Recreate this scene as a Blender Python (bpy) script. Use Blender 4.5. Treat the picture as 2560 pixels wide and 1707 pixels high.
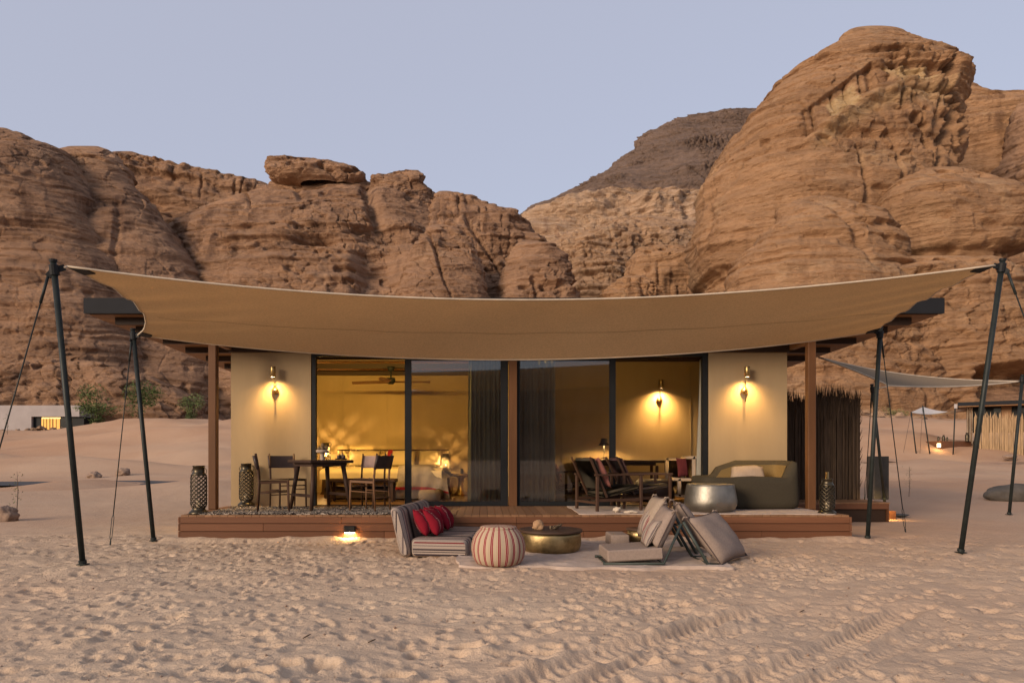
import bpy, math, random
import numpy as np
from math import sin, cos, pi, radians, sqrt, atan2
from mathutils import Vector, Matrix
random.seed(7); rng = np.random.default_rng(11)
for o in list(bpy.data.objects): bpy.data.objects.remove(o, do_unlink=True)
S = bpy.context.scene; COL = S.collection

# ------------------------------------------------------------------ camera, sky, sun, exposure
F = 1707.0; PX0 = 1210.0; PY0 = 1140.0; CH = 1.18          # 24 mm lens, principal point of the shifted frame
cam = bpy.data.cameras.new('camera'); cam.lens = 24; cam.sensor_width = 36
cam.shift_x = (1280-PX0)/2560; cam.shift_y = (PY0-853.5)/2560
cam.clip_start = 0.1; cam.clip_end = 3000
camo = bpy.data.objects.new('camera', cam); COL.objects.link(camo)
camo.location = (0, 0, CH); camo.rotation_euler = (radians(90), 0, 0); S.camera = camo

SUN_AZ = radians(-134); SUN_EL = radians(17)
W = bpy.data.worlds.new('World'); S.world = W; W.use_nodes = True
wn = W.node_tree.nodes; wl = W.node_tree.links; wn.clear()
wo = wn.new('ShaderNodeOutputWorld'); wb = wn.new('ShaderNodeBackground')
sky = wn.new('ShaderNodeTexSky'); sky.sky_type = 'NISHITA'; sky.sun_disc = False
sky.sun_elevation = SUN_EL; sky.sun_rotation = SUN_AZ
sky.air_density = 1.0; sky.dust_density = 1.5; sky.ozone_density = 1.0
mixw = wn.new('ShaderNodeMix'); mixw.data_type = 'RGBA'; mixw.blend_type = 'MIX'
mixw.inputs[0].default_value = 0.60; mixw.inputs[7].default_value = (6.4, 6.5, 7.9, 1)
wl.new(sky.outputs[0], mixw.inputs[6]); wl.new(mixw.outputs[2], wb.inputs[0])
wb.inputs[1].default_value = 0.0600; wl.new(wb.outputs[0], wo.inputs[0])

sun = bpy.data.lights.new('sun', 'SUN'); sun.energy = 2.15; sun.angle = radians(20); sun.color = (1.0, 0.78, 0.58)
suno = bpy.data.objects.new('sun', sun); COL.objects.link(suno)
dv = Vector((sin(SUN_AZ)*cos(SUN_EL), cos(SUN_AZ)*cos(SUN_EL), sin(SUN_EL)))
suno.rotation_euler = dv.to_track_quat('Z', 'Y').to_euler(); suno.location = (-20, -20, 30)
S.view_settings.view_transform = 'Standard'; S.view_settings.look = 'None'
S.view_settings.exposure = 0.84; S.view_settings.gamma = 1.0; S.view_settings.use_curve_mapping = False
S.render.engine = 'CYCLES'

# ------------------------------------------------------------------ projection helpers (photo pixel -> place)
def WX(px, Y): return (px-PX0)/F*Y
def WZ(py, Y): return CH+(PY0-py)/F*Y
def P(px, py, Y): return Vector((WX(px, Y), Y, WZ(py, Y)))

# ------------------------------------------------------------------ node helpers
class M:
    def __init__(s, name, rough=0.8, metal=0.0, spec=0.3):
        s.m = bpy.data.materials.new(name); s.m.use_nodes = True
        s.n = s.m.node_tree.nodes; s.l = s.m.node_tree.links
        s.b = s.n['Principled BSDF']; s.out = s.n['Material Output']
        s.b.inputs['Roughness'].default_value = rough; s.b.inputs['Metallic'].default_value = metal
        s.b.inputs['Specular IOR Level'].default_value = spec
        s._tc = None
    def tc(s, kind='Object'):
        if s._tc is None: s._tc = s.n.new('ShaderNodeTexCoord')
        return s._tc.outputs[kind]
    def map(s, scale=(1,1,1), vec=None, rot=(0,0,0)):
        k = s.n.new('ShaderNodeMapping'); s.l.new(vec or s.tc(), k.inputs[0])
        k.inputs['Scale'].default_value = scale; k.inputs['Rotation'].default_value = rot; return k.outputs[0]
    def noise(s, vec, scale, detail=4, rough=0.55, dist=0.0):
        k = s.n.new('ShaderNodeTexNoise'); s.l.new(vec, k.inputs['Vector'])
        k.inputs['Scale'].default_value = scale; k.inputs['Detail'].default_value = detail
        k.inputs['Roughness'].default_value = rough; k.inputs['Distortion'].default_value = dist
        return k.outputs[0]
    def ramp(s, fac, stops, interp='LINEAR'):
        k = s.n.new('ShaderNodeValToRGB'); s.l.new(fac, k.inputs[0]); r = k.color_ramp; r.interpolation = interp
        while len(r.elements) > 1: r.elements.remove(r.elements[-1])
        r.elements[0].position = stops[0][0]; r.elements[0].color = c4(stops[0][1])
        for p, c in stops[1:]:
            e = r.elements.new(p); e.color = c4(c)
        return k.outputs[0]
    def mix(s, fac, a, b, mode='MIX'):
        k = s.n.new('ShaderNodeMix'); k.data_type = 'RGBA'; k.blend_type = mode
        for i, v in ((0, fac), (6, a), (7, b)):
            if isinstance(v, (int, float)): k.inputs[i].default_value = v if i == 0 else (v, v, v, 1)
            elif isinstance(v, tuple): k.inputs[i].default_value = c4(v)
            else: s.l.new(v, k.inputs[i])
        return k.outputs[2]
    def math(s, op, a, b=0.0):
        k = s.n.new('ShaderNodeMath'); k.operation = op
        for i, v in ((0, a), (1, b)):
            if isinstance(v, (int, float)): k.inputs[i].default_value = v
            else: s.l.new(v, k.inputs[i])
        return k.outputs[0]
    def sep(s, vec):
        k = s.n.new('ShaderNodeSeparateXYZ'); s.l.new(vec, k.inputs[0]); return k.outputs
    def color(s, c):
        if isinstance(c, tuple): s.b.inputs['Base Color'].default_value = c4(c)
        else: s.l.new(c, s.b.inputs['Base Color'])
    def bump(s, h, strength=0.5, dist=0.02):
        k = s.n.new('ShaderNodeBump'); k.inputs['Strength'].default_value = strength
        k.inputs['Distance'].default_value = dist; s.l.new(h, k.inputs['Height'])
        s.l.new(k.outputs[0], s.b.inputs['Normal'])
def c4(c): return (c[0], c[1], c[2], 1.0)

def simple(name, col, rough=0.8, metal=0.0, var=0.12, vs=6.0, bump=0.0, bs=60.0, bd=0.004, stretch=(1,1,1), spec=0.3):
    m = M(name, rough, metal, spec); v = m.map(stretch)
    f = m.noise(v, vs, 5)
    m.color(m.ramp(f, [(0.3, tuple(x*(1-var) for x in col)), (0.7, tuple(min(1, x*(1+var)) for x in col))]))
    if bump: m.bump(m.noise(v, bs, 3), bump, bd)
    return m.m
def emit(name, col, st):
    m = M(name); m.b.inputs['Emission Color'].default_value = c4(col); m.b.inputs['Emission Strength'].default_value = st
    m.color(col); return m.m

# ------------------------------------------------------------------ numpy noise
def _h(i, j, k, s):
    n = (i.astype(np.int64)*374761393 + j.astype(np.int64)*668265263 + k.astype(np.int64)*2147483647 + s*1274126177) & 0xffffffff
    n = ((n ^ (n >> 13))*1274126177) & 0xffffffff
    n = ((n ^ (n >> 16))*2246822519) & 0xffffffff
    return ((n ^ (n >> 15)) & 0xffff).astype(np.float32)/32767.5-1.0
def vnoise(x, y, z, s=0):
    x = np.asarray(x, np.float32); y = np.asarray(y, np.float32)+0*x; z = np.asarray(z, np.float32)+0*x
    i = np.floor(x); j = np.floor(y); k = np.floor(z); a = x-i; b = y-j; c = z-k
    a = a*a*a*(a*(a*6-15)+10); b = b*b*b*(b*(b*6-15)+10); c = c*c*c*(c*(c*6-15)+10)
    i = i.astype(np.int64); j = j.astype(np.int64); k = k.astype(np.int64)
    def L(p, q, t): return p+(q-p)*t
    return L(L(L(_h(i,j,k,s), _h(i+1,j,k,s), a), L(_h(i,j+1,k,s), _h(i+1,j+1,k,s), a), b),
             L(L(_h(i,j,k+1,s), _h(i+1,j,k+1,s), a), L(_h(i,j+1,k+1,s), _h(i+1,j+1,k+1,s), a), b), c)
def fbm(x, y, z, s=0, o=4, g=0.5):
    r = 0; A = 1.0; q = 1.0
    for t in range(o):
        r = r+A*vnoise(x*q+t*17.3, y*q-t*9.1, z*q+t*5.7, s+t*31); A *= g; q *= 2.03
    return r
def sstep(a, b, x):
    t = np.clip((x-a)/(b-a), 0, 1); return t*t*(3-2*t)

def cells(u, v, s=0):                                  # 2-D cellular noise: distance to the edge, random value per cell
    i0 = np.floor(u).astype(np.int64); j0 = np.floor(v).astype(np.int64); z0 = np.zeros_like(i0)
    f1 = np.full(u.shape, 9.0, np.float32); f2 = f1.copy(); val = np.zeros(u.shape, np.float32)
    for a in (-1, 0, 1):
        for b in (-1, 0, 1):
            i = i0+a; j = j0+b; px = i+.5+.45*_h(i, j, z0, s); py = j+.5+.45*_h(i, j, z0, s+7)
            d = np.hypot(u-px, v-py); m = d < f1
            f2 = np.where(m, f1, np.minimum(f2, d)); val = np.where(m, _h(i, j, z0, s+13), val); f1 = np.where(m, d, f1)
    return f2-f1, val
def beds(s, t0, t1, seed, edge=.16):                  # stacked beds of random thickness, each standing proud or eaten back
    r = np.random.default_rng(seed); b = [-60.0]
    while b[-1] < 260: b.append(b[-1]+r.uniform(t0, t1))
    b = np.array(b); off = r.uniform(-1, 1, len(b)+1); off = np.where(r.random(len(off)) < .22, -1.4, off)
    k = np.clip(np.searchsorted(b, s), 1, len(b)-1); w = b[k]-b[k-1]; f = (s-b[k-1])/w
    o0 = off[k-1]; o1 = off[k]; o2 = off[np.minimum(k+1, len(off)-1)]
    return o1+(o0-o1)*.5*(1-sstep(0, edge, f))+(o2-o1)*.5*sstep(1-edge, 1, f)

# ------------------------------------------------------------------ mesh builder
class MB:
    def __init__(s): s.v = []; s.f = []
    def add(s, vs, fs):
        n = len(s.v); s.v += [tuple(p) for p in vs]; s.f += [tuple(i+n for i in q) for q in fs]; return s
    def box(s, c, d, R=None, bev=0.0):
        x, y, z = (q/2 for q in d); c = Vector(c)
        if bev <= 0:
            pts = [Vector((a*x, b*y, e*z)) for a in (-1,1) for b in (-1,1) for e in (-1,1)]
            fs = [(0,1,3,2), (4,6,7,5), (0,4,5,1), (2,3,7,6), (0,2,6,4), (1,5,7,3)]
        else:
            bev = min(bev, x*.9, y*.9, z*.9); pts = []; idx = {}; fs = []
            for a in (-1,1):
                for b in (-1,1):
                    for e in (-1,1):
                        for ax in range(3):
                            p = [a*(x-bev), b*(y-bev), e*(z-bev)]; p[ax] = (a*x, b*y, e*z)[ax]
                            idx[(a,b,e,ax)] = len(pts); pts.append(Vector(p))
            def I(a,b,e,ax): return idx[(a,b,e,ax)]
            for t in (-1,1):
                fs.append(tuple(I(t,b,e,0) for b,e in ((-1,-1),(1,-1),(1,1),(-1,1))[::t]))
                fs.append(tuple(I(a,t,e,1) for a,e in ((-1,-1),(-1,1),(1,1),(1,-1))[::t]))
                fs.append(tuple(I(a,b,t,2) for a,b in ((-1,-1),(1,-1),(1,1),(-1,1))[::t]))
            for a in (-1,1):
                for b in (-1,1):
                    fs.append((I(a,b,-1,0), I(a,b,-1,1), I(a,b,1,1), I(a,b,1,0)) if a*b < 0 else (I(a,b,-1,1), I(a,b,-1,0), I(a,b,1,0), I(a,b,1,1)))
                    fs.append((I(a,-1,b,0), I(a,-1,b,2), I(a,1,b,2), I(a,1,b,0)) if a*b > 0 else (I(a,-1,b,2), I(a,-1,b,0), I(a,1,b,0), I(a,1,b,2)))
                    fs.append((I(-1,a,b,1), I(-1,a,b,2), I(1,a,b,2), I(1,a,b,1)) if a*b < 0 else (I(-1,a,b,2), I(-1,a,b,1), I(1,a,b,1), I(1,a,b,2)))
                    for e in (-1,1):
                        t = (I(a,b,e,0), I(a,b,e,1), I(a,b,e,2)); fs.append(t if a*b*e > 0 else t[::-1])
        if R is not None: pts = [R @ p for p in pts]
        return s.add([p+c for p in pts], fs)
    def bb(s, x0, x1, y0, y1, z0, z1, bev=0.0):
        return s.box(((x0+x1)/2, (y0+y1)/2, (z0+z1)/2), (abs(x1-x0), abs(y1-y0), abs(z1-z0)), None, bev)
    def tube(s, path, r, n=8, cap=True):
        path = [Vector(p) for p in path]; k = len(path)
        rr = r if isinstance(r, (list, tuple)) else [r]*k
        base = len(s.v); up = None; vs = []
        for i, p in enumerate(path):
            d = (path[min(i+1, k-1)]-path[max(i-1, 0)]).normalized()
            if up is None:
                up = Vector((0,0,1)) if abs(d.z) < .9 else Vector((1,0,0))
            u = (up-d*up.dot(d)).normalized(); w = d.cross(u); up = u
            for j in range(n):
                t = 2*pi*j/n; vs.append(p+(u*cos(t)+w*sin(t))*rr[i])
        fs = [(i*n+j, i*n+(j+1)%n, (i+1)*n+(j+1)%n, (i+1)*n+j) for i in range(k-1) for j in range(n)]
        if cap: fs += [tuple(range(n))[::-1], tuple((k-1)*n+j for j in range(n))]
        return s.add(vs, fs)
    def bar(s, a, b, w, h, up=(0,0,1)):
        a = Vector(a); b = Vector(b); d = (b-a); L = d.length; d.normalize(); up = Vector(up)
        if abs(d.dot(up)) > .98: up = Vector((0,1,0))
        u = (up-d*up.dot(d)).normalized(); x = d.cross(u)
        R = Matrix((d, x, u)).transposed()
        return s.box((a+b)/2, (L, w, h), R, min(w, h)*.12)
    def lathe(s, prof, c=(0,0,0), n=28, cap=True):
        c = Vector(c); k = len(prof)
        vs = [c+Vector((r*cos(2*pi*j/n), r*sin(2*pi*j/n), z)) for r, z in prof for j in range(n)]
        fs = [(i*n+j, i*n+(j+1)%n, (i+1)*n+(j+1)%n, (i+1)*n+j) for i in range(k-1) for j in range(n)]
        if cap: fs += [tuple(range(n))[::-1], tuple((k-1)*n+j for j in range(n))]
        return s.add(vs, fs)
    def grid(s, pts):                                   # pts[i][j]
        r = len(pts); q = len(pts[0])
        return s.add([p for row in pts for p in row], [(i*q+j, i*q+j+1, (i+1)*q+j+1, (i+1)*q+j) for i in range(r-1) for j in range(q-1)])
    def pillow(s, A, B, C, D, t, n=12, pw=0.55, seed=0, pinch=.06):   # corners A-B-C-D in order, puffed both ways
        A, B, C, D = map(Vector, (A, B, C, D)); nr = (B-A).cross(D-A).normalized(); ct = (A+B+C+D)/4
        rows = []
        for sg in (1, -1):
            g = []
            for i in range(n+1):
                u = i/n; row = []
                for j in range(n+1):
                    v = j/n; p = A*(1-u)*(1-v)+B*u*(1-v)+C*u*v+D*(1-u)*v
                    eu = 4*u*(1-u); ev = 4*v*(1-v); h = (eu*ev)**pw
                    inward = pinch*((1-eu)*ev+(1-ev)*eu)
                    p = p+(ct-p)*inward*1.2
                    w = 0.10*sin(u*7+seed)*sin(v*6+seed*2)*h+0.06*sin(u*17+v*9+seed)*h+.14*sin(v*23-u*11+seed)*(1-h)*h
                    row.append(p+nr*sg*t/2*(h+w))
                g.append(row)
            rows.append(g)
        s.grid(rows[0]); s.grid([r[::-1] for r in rows[1]]); return s
    def build(s, name, mat, parent=None, smooth=False, world=True, label=None, weld=0.0):
        me = bpy.data.meshes.new(name)
        off = ROOT.get(parent.name, Vector()) if (parent is not None and world) else Vector()
        vs = np.array([tuple(p) for p in s.v], np.float32)-np.array(off, np.float32)
        me.from_pydata(vs.tolist(), [], s.f); me.validate(); me.update()
        if weld:
            import bmesh
            b = bmesh.new(); b.from_mesh(me); bmesh.ops.remove_doubles(b, verts=b.verts, dist=weld); bmesh.ops.recalc_face_normals(b, faces=b.faces); b.to_mesh(me); b.free()
        if smooth: me.polygons.foreach_set('use_smooth', [True]*len(me.polygons))
        if mat is not None: me.materials.append(mat)
        o = bpy.data.objects.new(name, me); COL.objects.link(o)
        if parent is not None:
            o.parent = parent; ROOT[o.name] = off
        if label: o['label'] = label
        return o
ROOT = {}
def thing(name, label, cat, loc=(0,0,0), rz=0.0, group=None):
    o = bpy.data.objects.new(name, None); o.empty_display_size = .2; COL.objects.link(o)
    o.location = loc; o.rotation_euler = (0, 0, rz); o['label'] = label; o['category'] = cat
    if group: o['group'] = group
    ROOT[o.name] = Vector(loc); return o
def tag(o, label, cat, group=None):
    o['label'] = label; o['category'] = cat
    if group: o['group'] = group
    return o
def kind(o, k): o['kind'] = k; return o
def dup(r, loc, rz, label, group=None):
    def cp(o, par):
        c = o.copy(); COL.objects.link(c)
        if par is not None: c.parent = par
        for ch in KIDS(o): cp(ch, c)
        return c
    def KIDS(o): return [q for q in ALL if q.parent == o]
    ALL = list(COL.objects)
    c = cp(r, None); c.location = loc; c.rotation_euler = (0, 0, rz); c['label'] = label
    if group: c['group'] = group
    ROOT[c.name] = Vector(loc); return c
def npmesh(name, V, Q, mat, smooth=True):
    me = bpy.data.meshes.new(name); nv = len(V); nf = len(Q)
    me.vertices.add(nv); me.vertices.foreach_set('co', V.astype(np.float32).ravel())
    me.loops.add(nf*4); me.loops.foreach_set('vertex_index', Q.astype(np.int32).ravel())
    me.polygons.add(nf); me.polygons.foreach_set('loop_start', np.arange(0, nf*4, 4, dtype=np.int32))
    me.polygons.foreach_set('loop_total', np.full(nf, 4, np.int32))
    if smooth: me.polygons.foreach_set('use_smooth', np.ones(nf, bool))
    me.update(); me.validate(); me.materials.append(mat)
    o = bpy.data.objects.new(name, me); COL.objects.link(o); return o
def gridquads(r, c, wrap=False):
    i = np.arange(r-1)[:, None]; j = np.arange(c if wrap else c-1)[None, :]; k = (j+1) % c
    return np.stack([i*c+j, i*c+k, (i+1)*c+k, (i+1)*c+j], -1).reshape(-1, 4)
def lamp(name, typ, loc, energy, col, parent=None, **kw):
    l = bpy.data.lights.new(name, typ); l.energy = energy; l.color = col
    rot = kw.pop('rot', None)
    for k, v in kw.items(): setattr(l, k, v)
    o = bpy.data.objects.new(name, l); COL.objects.link(o); loc = Vector(loc)
    if parent is not None:
        o.parent = parent; loc = loc-ROOT.get(parent.name, Vector())
    o.location = loc
    if rot: o.rotation_euler = rot
    return o
# ------------------------------------------------------------------ ground
def terrain(x, Y):
    yl = np.interp(Y, [-400, 26, 34, 45, 58, 72, 82, 105, 140, 260, 500], [0, 0, .3, 1.1, 2.5, 3.55, 3.9, 5.0, 8.0, 14, 20])
    yr = np.interp(Y, [-400, 40, 50, 62, 78, 97, 130, 260, 500], [0, 0, .7, 2.0, 4.0, 6.6, 9.0, 14, 20])
    t = sstep(-12, 14, x)
    return yl*(1-t)+yr*t
def axis(segs):
    out = [segs[0][0]]
    for a, b, d0, d1 in segs:
        p = a
        while p < b-1e-6:
            f = (p-a)/(b-a); p += d0+(d1-d0)*f; out.append(min(p, b))
    return np.unique(np.array(out))
gx = axis([(-420,-60,40,10), (-60,-8.5,8,.12), (-8.5,-3.8,.055,.026), (-3.8,4.0,.018,.018), (4.0,8.8,.026,.055), (8.8,60,.12,8), (60,420,10,40)])
gy = axis([(-160,2.6,30,.06), (2.6,5.5,.014,.018), (5.5,10.2,.020,.040), (10.2,30,.06,.5), (30,110,.5,1.5), (110,520,3,30)])
GX, GY = np.meshgrid(gx, gy)
GZ = terrain(GX, GY)
und = fbm(GX*.055, GY*.075, 0, 5, 4)
far = sstep(9.8, 22, GY)*(1-sstep(-4.6,-4.2,GX)*(1-sstep(7.6,8.2,GX))*(1-sstep(18,24,GY)))
road_m = sstep(24.6, 26, GY)*(1-sstep(29.6, 31, GY))*(1-sstep(-6, -3, GX)); calm = 1-.6*(1-sstep(-5,-3,GX))*(1-sstep(29,32,GY))
GZ += (1-.93*road_m)*calm*far*(.17*fbm(GX*.22, GY*.22, 1, 8, 4)+.16*np.abs(vnoise(GX*.30+.2*GY, GY*.42, 0, 91))*sstep(14, 24, GY)+.06*fbm(GX*.9, GY*.9, 2, 92, 3)*sstep(12,18,GY))+sstep(29, 46, GY)*(und*1.15+.32*fbm(GX*.16, GY*.2, 0, 95, 4)*(1-sstep(70,100,GY)))
# low sand hummocks on the left, in front of and behind the tarmac track
def hump(cx, cy, sx, sy, h): return h*np.exp(-((GX-cx)/sx)**2-((GY-cy)/sy)**2)
GZ += hump(-14.2, 24, 1.25, 3, .36)+hump(-7.7, 22, 1.7, 3, .40)+hump(-12, 17.5, 3, 3.5, .16)+hump(-33, 70, 9, 9, .75)+hump(-19, 42, 8, 7, .5)+hump(-13, 15, 4, 2.2, .22)+hump(-8.5, 18.5, 2.5, 2, .28)+hump(-20, 36, 6, 3, .55)+hump(-30, 52, 9, 5, .6)+hump(16, 30, 5, 3, .35)+hump(-23, 35, 5, 3, .45)
GZ += hump(13, 20, 5, 4, .25)+hump(22, 38, 9, 8, .35)+hump(27, 55, 12, 6, .3)
near = (1-sstep(9.3, 12.5, GY))*sstep(-1.0, 2.0, GY)
wob = .020*fbm(GX*.7, GY*.7, 3, 2, 3)+.016*fbm(GX*2.3, GY*3.2, 9, 3, 3)+.007*fbm(GX*8, GY*11, 4, 4, 2)
GZ += near*wob+(1-near)*sstep(-2,1,GY)*.010*fbm(GX*1.6, GY*1.6, 9, 3, 3)*(1-sstep(25,60,GY))
# scuffed footprints: dents with a pushed-up rim
def stamp(cx, cy, rx, ry, rot, dep, rim):
    R = max(rx, ry)*1.9
    i0, i1 = np.searchsorted(gy, (cy-R, cy+R)); j0, j1 = np.searchsorted(gx, (cx-R, cx+R))
    if i1-i0 < 2 or j1-j0 < 2: return
    dx = GX[i0:i1, j0:j1]-cx; dy = GY[i0:i1, j0:j1]-cy; c, s_ = cos(rot), sin(rot)
    d = np.sqrt(((dx*c+dy*s_)/rx)**2+((-dx*s_+dy*c)/ry)**2)
    side = 1+.6*((dx*c+dy*s_)/rx)
    GZ[i0:i1, j0:j1] += -dep*np.exp(-(d/.80)**6)+rim*side*np.exp(-((d-1.12)/.30)**2)
pr = random.Random(3)
for t in range(21000):
    Y = 3.0+7.2*pr.random()**.85; x = (pr.random()*2-1)*(Y*.86+.6)+.2
    if 9.5 < Y and -4.3 < x < 5.2: continue
    dens = .55+.45*vnoise(np.array([x*.55]), np.array([Y*.55]), 0, 77)[0]
    if x > 1.6 and Y < 6.4: dens *= .40
    if x > 4.0 and Y > 6: dens *= .6
    if pr.random() > dens: continue
    k = pr.random()
    rx = .019+.034*k**2.6; ry = rx*(1.1+.9*pr.random())
    stamp(x, Y, rx, ry, pr.random()*pi, (.009+.015*pr.random())*(rx/.04), (.0025+.004*pr.random())*(rx/.04))
for (px, py, r) in ((1430,1670,.10),(1610,1660,.11),(2090,1630,.0),(1345,1560,.10),(1370,1630,.11),(1170,1618,.12),(720,1665,.11),(800,1660,.12),(1290,1660,.10),(640,1690,.11),(355,1690,.08),(990,1680,.10),(430,1540,.1),(255,1510,.1),(1060,1700,.1),(180,1600,.1)):
    if r:
        Y = CH*F/(py-PY0); stamp(WX(px,Y), Y, r, r*.72, pr.random()*.6-.3, .055, .018)
# tyre ruts across the right foreground
def rut(pts, w, dep):
    q = [(WX(px, CH*F/(py-PY0)), CH*F/(py-PY0)) for px, py in pts]
    best = np.full(GX.shape, 9.0); al = np.zeros_like(GX); sg = np.zeros_like(GX); acc = 0
    sel = (GY > 2.6) & (GY < 8.5) & (np.abs(GX) < 8)
    gxs = GX[sel]; gys = GY[sel]; bs = best[sel]; as_ = al[sel]; ss = sg[sel]
    for (x0, y0), (x1, y1) in zip(q, q[1:]):
        L = sqrt((x1-x0)**2+(y1-y0)**2); ux, uy = (x1-x0)/L, (y1-y0)/L
        t = np.clip((gxs-x0)*ux+(gys-y0)*uy, 0, L); d = np.hypot(gxs-x0-ux*t, gys-y0-uy*t)
        side = (gxs-x0)*uy-(gys-y0)*ux; m = d < bs
        bs = np.where(m, d, bs); as_ = np.where(m, acc+t, as_); ss = np.where(m, np.sign(side), ss); acc += L
    fade = sstep(0, .5, as_)*(1-sstep(acc-1.1, acc, as_))*(.75+.25*np.sin(as_*3.1+1))
    if q[0][1] < 3.6: fade = (1-sstep(acc-1.1, acc, as_))*(.75+.25*np.sin(as_*3.1+1))
    tread = np.sin(as_*2*pi/.085+bs*ss*16)
    z = -dep*(1-sstep(w*.55, w, bs))+dep*.55*np.exp(-((bs-w*1.25)/(w*.3))**2)*(1+.25*np.sin(as_*23))
    z += .013*tread*(1-sstep(w*.6, w*1.1, bs))
    keep = 1-(1-sstep(w*.7, w*1.6, bs))*.75*fade
    base = terrain(gxs, gys)
    GZ[sel] = base+(GZ[sel]-base)*keep+z*fade
rut([(1180,1760),(1313,1705),(1514,1632),(1683,1594),(1770,1561),(1922,1526),(2040,1500)], .115, .056)
rut([(1390,1740),(1560,1668),(1640,1630),(1760,1600),(1990,1560)], .055, .028)
rut([(1760,1760),(1890,1705),(2015,1654),(2085,1616),(2151,1583),(2260,1531),(2330,1505)], .105, .052)
rut([(1960,1740),(2120,1672),(2230,1620),(2350,1560)], .055, .026)
rut([(1620,1760),(1680,1690),(1740,1655)], .05, .018)
GZ += (.055+.035*vnoise(GX*1.3, 0*GX, 0, 71)+.02*vnoise(GX*4, GY*4, 0, 72))*np.exp(-((GY-9.56)/.16)**2)*sstep(-4.9,-4.3,GX)*(1-sstep(5.1,5.8,GX))
# sand banked against the poles
for (bx, by, h) in ((WX(207,7.14), 7.14, .035), (WX(2402,8.2), 8.2, .04)):
    GZ += h*np.exp(-((GX-bx)/.30)**2-((GY-by)/.22)**2)*1.3

sel = (np.abs(GX) < 3) & (GY > 6.3) & (GY < 9.2); GZ -= near*GZ[sel].mean()*1.0
m = M('sand', .95, 0, .1); v = m.map()
big = m.noise(v, .35, 4); mid = m.noise(v, 4.0, 6, .6); fin = m.noise(v, 120, 3)
c = m.ramp(big, [(.3, (.485,.362,.258)), (.7, (.555,.43,.312))])
c = m.mix(m.ramp(mid, [(.35, (0,0,0)), (.75, (.55,.55,.55))]), c, (.46,.335,.235))
wv = m.noise(m.map((.035,.05,.03)), 1.0, 4)
c = m.mix(m.ramp(wv, [(.40, (0,0,0)), (.58, (.85,.85,.85))]), c, (.43,.25,.155))
c = m.mix(m.ramp(fin, [(.25, (.35,.35,.35)), (.5, (0,0,0))]), c, (.25,.15,.10))
yy_ = m.sep(v)[1]; fy = m.math('MULTIPLY', m.math('SUBTRACT', m.math('ADD', yy_, m.math('MULTIPLY', mid, 3.0)), 12.0), .11)
fc = m.n.new('ShaderNodeClamp'); m.l.new(fy, fc.inputs[0]); pt = m.noise(m.map((.22,.30,.2)), 1.0, 6, .6)
old = m.mix(m.ramp(pt, [(.40, (0,0,0)), (.60, (1,1,1))]), (.45,.29,.185), (.40,.24,.145))
c = m.mix(m.math('MULTIPLY', fc.outputs[0], .72), c, old)
m.color(c); m.bump(m.math('ADD', m.noise(v, 45, 5, .65), m.math('MULTIPLY', m.noise(v, 12, 5, .65), .9)), .6, .022)
SAND = m.m
ground = kind(npmesh('sand_ground', np.stack([GX, GY, GZ], -1).reshape(-1, 3), gridquads(len(gy), len(gx)), SAND), 'structure')
def gz(x, y):
    i = min(max(np.searchsorted(gy, y), 1), len(gy)-1); j = min(max(np.searchsorted(gx, x), 1), len(gx)-1)
    return float(GZ[i, j])

# tarmac track on the left
tar = simple('tarmac', (.055,.055,.06), .9, 0, .2, 3, .3, 40, .01)
mb = MB(); n = 60; rows = []
for i in range(n+1):
    x = -60+52*i/n; yc = 27.5+.5*sin(x*.09)
    rows.append([Vector((x, yc+w, max(gz(x, yc+w), gz(x, yc))+.03)) for w in (-1.3,-.6,0,.6,1.3)])
mb.grid(rows); kind(mb.build('road', tar, None, True), 'structure')
mb = MB(); rows = []
for i in range(n+1):
    x = 16+50*i/n; yc = 41+.06*(x-16)
    rows.append([Vector((x, yc+w, max(gz(x, yc+w), gz(x, yc))+.03)) for w in (-.22,0,.22)])
mb.grid(rows); kind(mb.build('road', tar, None, True), 'structure')

# ------------------------------------------------------------------ rock formations
def rockmat(name, a, b, dark, pale, dk=.50, z_s=1.0, darkamt=.8):
    m = M(name, .95, 0, .08); v = m.map()
    st = m.map((.05*z_s, .05*z_s, .55*z_s)); vs = m.map((.35*z_s, .35*z_s, .045*z_s))
    n1 = m.noise(v, .045*z_s, 5, .6); n2 = m.noise(st, 1.0, 7, .65, .5); n3 = m.noise(vs, 1.0, 6, .6)
    n4 = m.noise(v, .09*z_s, 6, .65); gr = m.noise(m.map((.8*z_s,.8*z_s,1.7*z_s)), 1.0, 8, .7)
    c = m.mix(n1, a, b)
    c = m.mix(m.ramp(n2, [(.38, (0,0,0)), (.66, (.8,.8,.8))]), c, tuple(x*.66 for x in b))
    c = m.mix(m.ramp(n4, [(.55, (0,0,0)), (.78, (.7,.7,.7))]), c, pale)
    dm = m.math('MULTIPLY', m.ramp(n3, [(dk, (0,0,0)), (dk+.14, (1,1,1))]), m.ramp(n1, [(.42, (0,0,0)), (.62, (darkamt,)*3)]))
    c = m.mix(dm, c, dark)
    c = m.mix(m.ramp(gr, [(.3, (.45,.45,.45)), (.5, (0,0,0)), (1, (0,0,0))]), c, tuple(x*.5 for x in b))
    at = m.n.new('ShaderNodeAttribute'); at.attribute_name = 'fresh'
    c = m.mix(m.math('MULTIPLY', at.outputs['Fac'], m.ramp(n3, [(.2, (1,1,1)), (.75, (.45,.45,.45))])), c, (.56,.40,.215))
    m.color(c)
    h = m.math('ADD', m.math('MULTIPLY', n2, 1.8), m.math('ADD', gr, m.math('MULTIPLY', m.noise(m.map((1.4*z_s,1.4*z_s,4*z_s)), 1.0, 5, .7), .5)))
    m.bump(h, 1.0, .9/z_s); return m.m
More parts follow.
